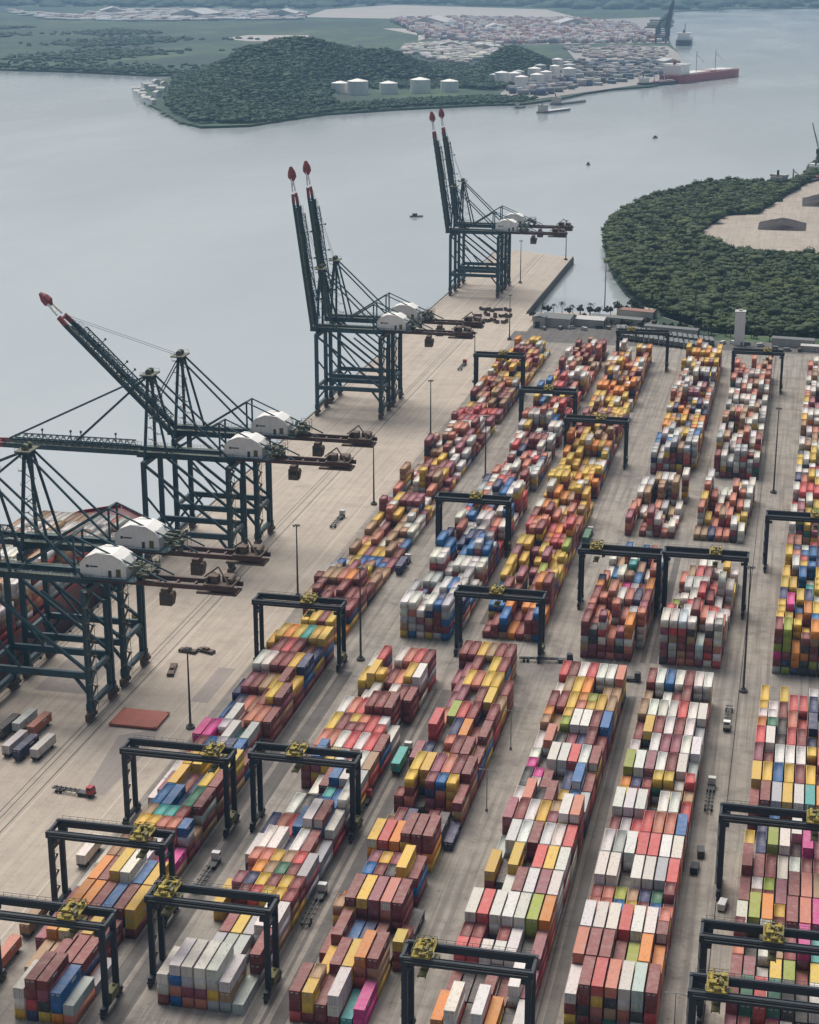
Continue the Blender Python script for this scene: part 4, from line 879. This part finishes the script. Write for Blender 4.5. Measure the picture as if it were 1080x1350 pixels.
def lane_lamp(x, y, label):
    e = empty('street_lamp', (x, y, .02)); b = MB(); b.cyl((0, 0, 0), (0, 0, 13), .16, 8, .1); b.cbox((0, 0, .4), (.7, .7, .8)); b.build('post', M['steel'], e); b = MB(); b.bar((-2.2, 0, 13), (2.2, 0, 13), .12); b.cbox((-2.0, 0, 12.9), (.9, .35, .2)); b.cbox((2.0, 0, 12.9), (.9, .35, .2)); b.build('lamp_arm', M['steel'], e); tag(e, label, 'street lamp')
lane_lamp(-77.0, 445, 'double-armed lamp in the pale lane between third and fourth block, nearer one'); lane_lamp(-77.0, 487, 'double-armed lamp in the pale lane between third and fourth block, farther one'); lane_lamp(-16.0, 343, 'double-armed lamp in the stained lane beside the fifth block')
chassis_truck(-15.0, 470, 90, 'truck with a bare chassis in the stained lane between fifth and sixth block', None, 'car_white')
chassis_truck(-12.5, 520, -90, 'truck with a bare chassis near the crossing mast, sixth block', None, 'whitepaint')
chassis_truck(-73.0, 560, 8, 'truck with a bare chassis turning in the aisle behind the fourth block', None, 'rtg')
chassis_truck(-48.5, 549, 2, 'truck with a long bare chassis in the aisle between fourth and fifth block', None, 'dark')
chassis_truck(-112.0, 440, 90, 'truck with a bare chassis beside the second block', None, 'truck_red')
chassis_truck(-143.0, 395, 90, 'truck with a bare chassis in the lane beside the first block', None, 'car_white')
chassis_truck(-188, 700, 90, 'truck with a bare chassis driving along the apron by the middle cranes', None, 'car_white')
chassis_truck(-193, 1010, 90, 'truck with a bare chassis far up the apron', None, 'truck_red')
chassis_truck(-230, 560, 90, 'truck with a bare chassis under the quay cranes', None, 'yellow')
for i, (x, y, c, nm) in enumerate([(-177.2, 388, 'W', 'white container on a trailer beside the first block, third gantry'), (-177.0, 352, 'A', 'tan container on a trailer beside the first block, second gantry'), (-176.8, 335, 'S', 'rust red container on a trailer beside the first block, nearest gantry')]):
    trailer(x, y, 0, 'flat trailer under the ' + nm.split(' on ')[0] + ' beside the first block'); loose_container(x, y + .2, 1.4, 0, 12.19, c, nm)
def van(x, y, rz, label, mat='car_white', group=None):
    e = empty('parked_van', (x, y, .03), R(rz)); b = MB(); b.prism_y([(-2.5, .4), (2.6, .4), (2.6, 1.1), (1.9, 1.25), (1.3, 2.1), (-2.4, 2.1), (-2.5, 1.9)], -.95, .95); b.build('body', M[mat], e)
    b = MB(); b.add([(1.92, -.85, 1.28), (1.92, .85, 1.28), (1.36, .78, 2.05), (1.36, -.78, 2.05)], [(0, 1, 2, 3)]); b.box(-1.9, 1.1, -.97, -.951, 1.35, 1.9); b.box(-1.9, 1.1, .951, .97, 1.35, 1.9); b.build('window', M['glass'], e)
    for xx in (-1.6, 1.7):
        for sy in (-1, 1): MB().cyl((xx, sy * .7, .36), (xx, sy * .98, .36), .36, 10).build('wheel', M['rubber'], e)
    tag(e, label, 'van', group)
van(-8.2, 405.5, 80, 'white van parked beside the sixth block under the gantry'); van(-15.5, 432.5, 95, 'dark pickup standing in the lane between fifth and sixth block', 'dark'); van(-16.5, 423, 85, 'navy service van standing in the lane beside the fifth block', 'rtg')
# mooring gear and lashing bins on the pier
for i in range(14):
    x, y = -212 + (i % 5) * 5.2 + rng.uniform(-1, 1), 1148 + (i // 5) * 19 + rng.uniform(-3, 3)
    e = empty('lashing_bin', (x, y, .03), rng.uniform(0, 3)); b = MB(); b.box(-1.3, 1.3, -3, 3, .3, .45)
    for sx in (-1, 1): b.box(sx * 1.3 - .06, sx * 1.3 + .06, -3, 3, .45, 1.5)
    for sy in (-1, 1): b.box(-1.24, 1.24, sy * 3 - .06, sy * 3 + .06, .45, 2.3); b.cbox((0, sy * 2.2, .15), (2.2, .3, .3))
    b.build('bin_frame', M['brown'], e); tag(e, 'brown lashing bin standing among others on the pier', 'bin', 'lashing bins on the pier')
for i in range(9):
    e = empty('bollard', (-249.3, 420 + i * 26, .02)); b = MB(); b.cyl((0, 0, 0), (0, 0, .5), .38, 10, .28); b.cyl((0, 0, .5), (0, 0, .85), .5, 10); b.build('post', M['dark'], e); tag(e, 'black mooring bollard on the quay edge by the ship', 'bollard', 'mooring bollards on the quay edge')

# ------------------------------------------------------------------ buildings between yard and shore
def shed(x, y, w_, l_, h, rz, label, roof='roof_grey', group=None):
    e = empty('shed', (x, y, .02), R(rz)); b = MB(); b.box(-w_ / 2, w_ / 2, -l_ / 2, l_ / 2, 0, h); b.build('wall', M['wall'], e)
    b = MB(); b.prism_y([(-w_ / 2 - .4, h), (w_ / 2 + .4, h), (w_ / 2 + .4, h + .15), (0, h + w_ * .14), (-w_ / 2 - .4, h + .15)], -l_ / 2 - .4, l_ / 2 + .4); b.build('roof', M[roof], e)
    b = MB()
    for i in range(max(1, int(w_ / 6))): xx = -w_ / 2 + 3 + i * 6; b.box(xx - 1.6, xx + 1.6, -l_ / 2 - .05, -l_ / 2, 0, min(h - .6, 4))
    b.build('door', M['dark'], e); tag(e, label, 'shed', group)
shed(-154, 1146, 16, 20, 6, 80, 'grey shed with broad roof near the pier corner'); shed(-134, 1150, 12, 22, 5, 82, 'pale open shed beside the broad grey shed', 'roof_pale')
shed(-106, 1188, 8, 26, 4.5, 74, 'red-roofed shed against the inlet trees', 'roof_red'); shed(-116, 1160, 8, 36, 4.5, 76, 'long dark grey shed in front of the inlet')
shed(-78, 1136, 7, 36, 4, 76, 'low grey shed behind the rows of parked trailers'); shed(-166, 1140, 8, 10, 7, 0, 'small green-stained hut at the pier corner', 'roof_grey')
shed(0, 1112, 7, 26, 5, 84, 'grey shed beyond the sixth block'); shed(15, 1100, 6, 20, 3.5, 86, 'pale roofed shed nearest the edge beyond the sixth block', 'roof_pale')
k_ = 0
for j, (xa, ya, xb, yb, nn) in enumerate([(-112, 1126, -50, 1100, 19), (-108, 1107, -52, 1082, 18)]):
    for i in range(nn):
        t = i / (nn - 1); x, y = xa + (xb - xa) * t, ya + (yb - ya) * t
        if k_ == 0:
            e = empty('box_trailer', (x, y, .02)); b = MB(); b.box(-1.25, 1.25, 0, 12, 1.3, 3.9); b.build('box', M['roof_grey'], e); b = MB(); b.box(-1.1, 1.1, .2, 11.8, .9, 1.29); b.build('underframe', M['dark'], e)
            b = MB()
            for yy in (1.5, 2.8): b.cyl((-1.2, yy, .5), (1.2, yy, .5), .5, 10)
            b.build('axle', M['rubber'], e); src = e
        else: e = copy_tree(src); e.location = (x, y, .02)
        e.rotation_euler.z = R(rng.uniform(-2, 2) + 8); tag(e, ['grey box trailer in the rear parked row by the sheds', 'grey box trailer in the front parked row by the yard'][j], 'trailer', ['trailers parked in the rear row', 'trailers parked in the front row'][j]); k_ += 1
e = empty('white_tower', (-33.8, 1110, .02)); b = MB(); b.box(-3.2, 3.2, -3.2, 3.2, 0, 21.2); b.build('wall', M['whitepaint'], e); b = MB(); b.box(-3.45, 3.45, -3.45, 3.45, 21.2, 21.7); b.box(-1, 1, -1, 1, 21.7, 22.6); b.build('roof', M['roof_pale'], e)
b = MB(); b.box(1.2, 2.2, -3.23, -3.2, 0, 2.2)
b.build('door', M['dark'], e); tag(e, 'tall plain white tower in front of the mangrove', 'tower')
# loose trees along the inlet
def tree(x, y, h, label, palm=False, group='trees along the inlet behind the yard'):
    e = empty('palm_tree' if palm else 'shore_tree', (x, y, 0)); b = MB()
    if palm:
        lean = rng.uniform(-.6, .6)
        for i in range(5): b.cyl((lean * (i / 5) ** 2, 0, h * i / 5), (lean * ((i + 1) / 5) ** 2, 0, h * (i + 1) / 5), .26 - .02 * i, 8, .24 - .02 * i)
    else:
        b.cyl((0, 0, 0), (.1, 0, h * .5), .32, 8, .2)
        for t in range(4): a_ = t * 1.6; b.cyl((.05, 0, h * .38), (math.cos(a_) * h * .25, math.sin(a_) * h * .25, h * .72), .13, 6, .05)
    b.build('trunk', M['trunk'], e); V = []; F = []
    if palm:
        for f in range(16):
            a_ = f * 2.4 + rng.random(); el = rng.uniform(-.3, .9); Lf = rng.uniform(2.4, 3.3); prev = None
            for s_ in range(5):
                t = s_ / 4; rr = Lf * t * math.cos(el * (1 - t)); z = h + Lf * t * math.sin(el) - 2.1 * t * t; wd = .45 * (1 - t * .8)
                cx, cy = lean + rr * math.cos(a_), rr * math.sin(a_); V += [(cx - wd * math.sin(a_), cy + wd * math.cos(a_), z - .15), (cx + wd * math.sin(a_), cy - wd * math.cos(a_), z)]
                if s_: n0 = len(V) - 4; F.append((n0, n0 + 1, n0 + 3, n0 + 2))
    else:
        cl = [(rng.gauss(0, h * .2), rng.gauss(0, h * .2), h * .68 + rng.gauss(0, h * .12), rng.uniform(.5, 1) * h * .17) for _ in range(9)]
        for i in range(420):
            c = rng.choice(cl); d = Vector((rng.gauss(0, 1), rng.gauss(0, 1), rng.gauss(0, .8))).normalized() * c[3] * rng.uniform(.7, 1.2); o_ = Vector(c[:3]) + d
            a_ = Vector((rng.gauss(0, 1), rng.gauss(0, 1), rng.gauss(0, 1))).normalized(); b_ = a_.cross(d).normalized(); s_ = rng.uniform(.3, .6); n0 = len(V); V += [o_ - a_ * s_, o_ - b_ * s_, o_ + a_ * s_, o_ + b_ * s_]; F.append((n0, n0 + 1, n0 + 2, n0 + 3))
    C = nrg.uniform(.1, .9, (len(F), 1)).repeat(3, 1); np_mesh('crown', [tuple(v) for v in V], F, M['palm'], C, None, e); tag(e, label, 'tree', group)
for i, (x, y) in enumerate([(-156, 1175), (-149, 1179), (-137, 1179), (-170, 1174), (-161, 1168), (-130, 1175), (-143, 1172)]): tree(x, y, rng.uniform(7, 10), 'palm with drooping fronds on the bank behind the grey sheds', True, 'palms on the inlet bank')
for i, (x, y) in enumerate([(-174, 1160), (-166, 1176), (-152, 1181), (-145, 1186), (-124, 1186), (-120, 1192), (-112, 1208), (-108, 1202), (-100, 1213), (-104, 1196), (-96, 1206), (-90, 1196), (-84, 1190), (-138, 1184), (-132, 1181), (-116, 1199)]): tree(x, y, rng.uniform(5, 9), 'bushy dark tree on the bank along the inlet')

for i in range(34):
    x = -168 + i * 5.6 + rng.uniform(-2, 2); y = np.interp(x, [-170, -130, -90, -55, 30], [1150, 1152, 1150, 1136, 1122]) + rng.uniform(-5, 3); tree(x, y, rng.uniform(3.5, 7.5), 'low dark bush tree among the sheds behind the yard', False, 'bushes among the sheds behind the yard')
for i in range(22):
    x = -160 + i * 8.2 + rng.uniform(-2, 2); y = np.interp(x, [-170, -110, -50, 30], [1128, 1142, 1112, 1092]) + rng.uniform(-4, 4); van(x, y, rng.uniform(0, 180), 'service van parked in the row behind the yard', rng.choice(['car_white', 'dark', 'steel']), 'service vans parked behind the yard')
# ------------------------------------------------------------------ island yard, ships and boats
def heap(x, y, w_, l_, h, label):
    n = 22; V = []; F = []
    for i in range(n + 1):
        for j in range(9):
            u, v = i / n * 2 - 1, j / 8 * 2 - 1; z = h * max(0, (1 - abs(v) ** 1.3)) * min(1, (1 - abs(u)) * 5) * rng.uniform(.75, 1.1); V.append((x + v * w_ / 2 + rng.uniform(-.5, .5), y + u * l_ / 2, z - .3))
    for i in range(n):
        for j in range(8): a_ = i * 9 + j; F.append((a_, a_ + 1, a_ + 10, a_ + 9))
    b = MB(); b.add(V, F); o = b.build('spoil_heap', M['pile']); tag(o, label, 'heap')
heap(-17, 1650, 44, 58, 5, 'dark brown spoil heap in the middle of the sandy yard'); heap(22, 1830, 46, 74, 6, 'dark spoil heap farther back at the edge of the sandy yard'); heap(26, 1640, 16, 30, 4, 'small dark heap beside the large one on the sand')
def ship(x, y, L, Wd, rz, label, hull='hull', deck='roof_grey', house='whitepaint', dh=5, load=None):
    e = empty('cargo_ship', (x, y, WZ), R(rz)); prof = [(-L / 2, Wd * .42), (-L / 2 + L * .06, Wd / 2), (L * .30, Wd / 2), (L * .42, Wd * .32), (L / 2, 0.2)]
    poly = [(px, -py) for px, py in prof] + [(px, py) for px, py in reversed(prof)]
    MB().slab(poly, 0, dh).build('hull', M[hull], e); MB().slab([(px * .97, py * .93) for px, py in poly], dh, dh + .4).build('deck', M[deck], e)
    b = MB(); b.box(-L * .46, -L * .34, -Wd * .38, Wd * .38, dh + .4, dh + 3 + L * .05); b.box(-L * .44, -L * .36, -Wd * .5, Wd * .5, dh + 3 + L * .05, dh + 5.4 + L * .05); b.build('superstructure', M[house], e)
    b = MB(); b.cyl((-L * .43, 0, dh + 3), (-L * .43, 0, dh + 9 + L * .06), Wd * .07, 10); b.build('funnel', M[hull], e)
    if load:
        for i in range(load):
            xx = -L * .26 + i * L * .56 / max(1, load - 1); b = MB(); b.box(xx - L * .04, xx + L * .04, -Wd * .36, Wd * .36, dh + .4, dh + 2.6); b.build('hatch', M[rng.choice(['shipdark', 'roof_pale', 'whitepaint'])], e)
        for i in range(2):
            xx = -L * .12 + i * L * .28; b = MB(); b.cyl((xx, 0, dh), (xx, 0, dh + L * .13), .9, 8); b.bar((xx, 0, dh + L * .11), (xx + L * .11, 0, dh + L * .06), .8); b.build('deck_crane', M['tank_grey'], e)
    tag(e, label, 'ship')
ship(-222, 3850, 330, 52, 68, 'red and white bulk ship moored at the far jetty', 'shipdark', 'roof_red', 'whitepaint', 16, 7)
ship(-300, 3640, 120, 20, 58, 'dark hulled coaster moored behind the red ship', 'rtg', 'shipdark', 'whitepaint', 7, 4)
ship(-385, 5560, 330, 46, 93, 'dark container ship at the distant port quay', 'dark', 'roof_grey', 'whitepaint', 16, 6)
ship(-412, 2950, 95, 16, 66, 'long low grey barge moored off the wooded headland', 'buoy', 'roof_pale', 'wall', 3); ship(-412, 3130, 110, 16, 66, 'second low barge moored behind the first by the tank farm', 'buoy', 'roof_grey', 'wall', 3); ship(-480, 3010, 30, 8, 70, 'small tug lying near the shore below the tanks', 'buoy', 'roof_grey', 'wall', 2.5)
ship(-6, 1992, 110, 18, 62, 'dark work ship moored beside the sandy yard', 'rtg', 'roof_grey', 'wall', 7, 3); ship(30, 2120, 90, 18, 62, 'grey crane barge moored beyond the work ship', 'buoy', 'roof_pale', 'whitepaint', 6)
e = empty('harbour_crane', (14, 2100, -.2)); b = MB(); b.cyl((0, 0, 0), (0, 0, 22), 2.4, 10); b.cbox((0, 0, 24), (6, 6, 5)); b.build('tower', M['dark'], e); b = MB(); b.bar((0, 0, 25), (-9, -2, 56), 1.1, 1.6); b.bar((0, 0, 30), (-8.5, -2, 54), .3); b.build('jib', M['dark'], e); tag(e, 'dark harbour crane with a slanted jib beyond the sandy yard', 'crane')
for i, (x, y, L) in enumerate([(-367, 1670, 13), (-209, 2526, 14), (-260, 2161, 7)]):
    e = empty('small_boat', (x, y, WZ), R(20 + 50 * i)); b = MB(); b.slab([(-L / 2, -1.7), (L * .2, -1.7), (L / 2, 0), (L * .2, 1.7), (-L / 2, 1.7)], 0, 1.4); b.build('hull', M['buoy'], e); b = MB(); b.box(-L * .3, L * .05, -1.2, 1.2, 1.4, 3.4); b.build('cabin', M['dark'], e)
    tag(e, ['small dark launch alone on open water between the crane pairs', 'tiny boat on open water off the red ship', 'tiny skiff on open water before the mangrove point'][i], 'boat')
# ------------------------------------------------------------------ far shore
def tank(x, y, r, h, label, mat='tank', group=None, z=-1.5):
    e = empty('storage_tank', (x, y, z)); b = MB(); b.cyl((0, 0, 0), (0, 0, h), r, 28); b.build('shell', M[mat], e); b = MB(); b.cyl((0, 0, h), (0, 0, h + r * .22), r * 1.01, 28, r * .12); b.build('roof', M[mat], e); tag(e, label, 'tank', group)
for (x, y, r, lb) in [(-857, 3235, 21, 'white storage tank at the seaward end of the row below the wooded hill'), (-818, 3215, 25, 'largest white storage tank, second in the row below the hill'), (-768, 3250, 22, 'white storage tank third in the row below the hill'), (-715, 3285, 24, 'round white storage tank standing apart near the headland gap'), (-668, 3330, 22, 'white storage tank last in the row, by the second wood')]: tank(x, y, r * .78, 24 if r > 22 else 19, lb)
for i, (x, y) in enumerate([(-611, 3499), (-593, 3480), (-572, 3506), (-579, 3600), (-601, 3798), (-555, 3653), (-566, 3806), (-525, 3612), (-524, 3731), (-505, 3816), (-545, 3426), (-553, 3976), (-520, 3900), (-490, 3700), (-530, 3520)]): tank(x, y, 11 + (i * 7 % 4), 22 + (i * 5 % 7), 'pale cylindrical tank in the cluster behind the barges', 'tank' if i % 3 else 'tank_grey', 'tanks clustered behind the barges')
def far_boxes(name, poly, step, hs, mats_cols, label, jit=.5, ang=.35, dens=1.0, z=-1.2, sz=(1.0, 1.0)):
    q = scatter(poly, step, jit); rec = []
    for x, y in q:
        if rng.random() > dens: continue
        rec.append((x, y, z, step * rng.uniform(.4, .9) * sz[0], step * rng.uniform(.5, 1.1) * sz[1], rng.uniform(*hs), vary(rng.choice(mats_cols), .12)))
    tag(box_mass(name, rec), label, None, None, 'stuff')
PC = [(.55, .42, .41), (.7, .66, .63), (.48, .30, .30), (.30, .32, .38), (.8, .77, .73), (.42, .24, .2), (.72, .7, .7)]
far_boxes('port_container_mass', [(-1733, 7347), (-1524, 7608), (-984, 7515), (-700, 7000), (-440, 5520), (-819, 5318), (-907, 5298), (-1218, 5674)], 26, (8, 20), PC, 'stacked containers of the distant port', .4, dens=.85, sz=(.8, 1.4))
far_boxes('port_rooftops', [(-1154, 5034), (-1127, 5239), (-907, 5288), (-811, 4671), (-804, 4165), (-906, 4346), (-1037, 4541)], 30, (6, 12), [(.85, .8, .7), (.7, .66, .58), (.8, .78, .74), (.5, .47, .42)], 'pale roofs crowded behind the wooded headland', .5, dens=.8)
far_boxes('jetty_rooftops', [(-586, 4280), (-368, 4467), (-305, 3919), (-394, 3548), (-452, 3360), (-491, 3192), (-560, 3300)], 24, (5, 13), [(.22, .24, .26), (.13, .14, .15), (.34, .34, .33), (.11, .16, .24), (.48, .46, .44)], 'roofs and plant of the jetty behind the ships', .5, dens=.75)
far_boxes('town_rooftops', [(-3953, 8433), (-3341, 7765), (-3468, 8844), (-3085, 8930), (-2430, 8489), (-2108, 7363), (-2753, 7016), (-3170, 7125), (-3702, 7937)], 55, (5, 12), [(.85, .83, .8), (.8, .8, .8), (.55, .45, .42), (.75, .72, .68)], 'pale roofs scattered over the far plain', .6, dens=.75)
far_boxes('yard_rooftops', [(-694, 5100), (-430, 5200), (-360, 4800), (-374, 4450), (-560, 4560)], 24, (4, 9), [(.5, .46, .44), (.42, .36, .35), (.55, .53, .5)], 'pale boxes on the apron behind the jetty', .4, dens=.6)
for i, (x, y, w_, l_, h) in enumerate([(-2700, 7700, 150, 260, 14), (-2350, 7900, 120, 300, 14), (-3300, 8200, 120, 220, 12), (-1450, 6900, 130, 240, 14), (-1120, 6400, 70, 180, 13), (-900, 6800, 110, 120, 16), (-880, 4900, 46, 70, 12), (-1010, 5050, 60, 60, 10), (-330, 4250, 40, 60, 12)]):
    shed(x, y, w_, l_, h, 12 * (i % 3), ['long pale warehouse on the far plain', 'pale warehouse beside the mudflats', 'pale warehouse farthest out on the plain', 'broad pale warehouse at the edge of the mudflats', 'white-roofed warehouse behind the port stacks', 'square warehouse amid the port stacks', 'pale shed among the roofs behind the headland', 'square shed among the roofs behind the headland', 'pale shed by the jetty head'][i], 'roof_pale')
for i, (x, y) in enumerate([(-450, 5480), (-455, 5620), (-470, 5780), (-478, 5960), (-495, 6150)]):
    e = empty('distant_crane', (x, y, -1)); b = MB()
    for sx in (-1, 1):
        for sy in (-1, 1): b.cbox((sx * 15, sy * 10, 22), (3.2, 3.2, 44))
    b.cbox((0, -10, 16), (30, 2.4, 3)); b.cbox((0, 10, 16), (30, 2.4, 3)); b.build('frame', M['dark'], e); b = MB(); b.cbox((-10, 0, 46), (80, 8, 4)); b.build('girder', M['dark'], e); b = MB(); b.bar((16, 0, 46), (26, 0, 112), 6, 4); b.bar((14, 0, 46), (14, 0, 76), 4); b.bar((14, 0, 76), (-14, 0, 48), 2); b.build('boom', M['dark'], e)
    tag(e, 'dark quay crane with raised boom at the distant port', 'quay crane', 'cranes of the distant port')
for i in range(12):
    x, y = [(-1262, 3290), (-1240, 3180), (-1205, 3100), (-1180, 3050), (-1150, 2990), (-1225, 3230), (-1190, 3180), (-1130, 2950), (-1275, 3380), (-1160, 3080), (-1240, 3330), (-1105, 2900)][i]
    e = empty('shore_house', (x, y, -1.5), rng.uniform(0, 3)); b = MB(); b.box(-6, 6, -8, 8, 0, 8); b.build('wall', M['whitepaint'], e); b = MB(); b.prism_y([(-6.6, 8), (6.6, 8), (0, 11)], -8.6, 8.6); b.build('roof', M['roof_pale'], e); tag(e, 'small white house on the rocky tip of the wooded headland', 'house', 'houses on the headland tip')
for i in range(22):
    x = -640 + i * 42; y = 9900 + i * 28; e = empty('moored_vessel', (x, y, WZ), R(rng.uniform(-20, 20))); b = MB(); b.slab([(-24, -5), (14, -5), (26, 0), (14, 5), (-24, 5)], 0, 6); b.build('hull', M[rng.choice(['buoy', 'dark', 'roof_grey'])], e); b = MB(); b.box(-20, -6, -4, 4, 6, 16); b.build('cabin', M['wall'], e)
    tag(e, 'tiny vessel moored along the farthest shore', 'ship', 'vessels along the farthest shore')

# ------------------------------------------------------------------ haze: one closed box of even, thin air
k = NT('haze'); k.t.nodes.remove(k.b); pv = k.n('ShaderNodeVolumePrincipled'); pv.inputs['Density'].default_value = 6.5e-5; pv.inputs['Color'].default_value = (0.42, 0.70, 1.0, 1); pv.inputs['Anisotropy'].default_value = 0.0
k.l(pv.outputs[0], k.t.nodes['Material Output'].inputs['Volume'])
b = MB(); b.box(-13000, 10000, -500, 20000, WZ - 7, 250); o = b.build('haze', k.m); tag(o, kind='stuff')
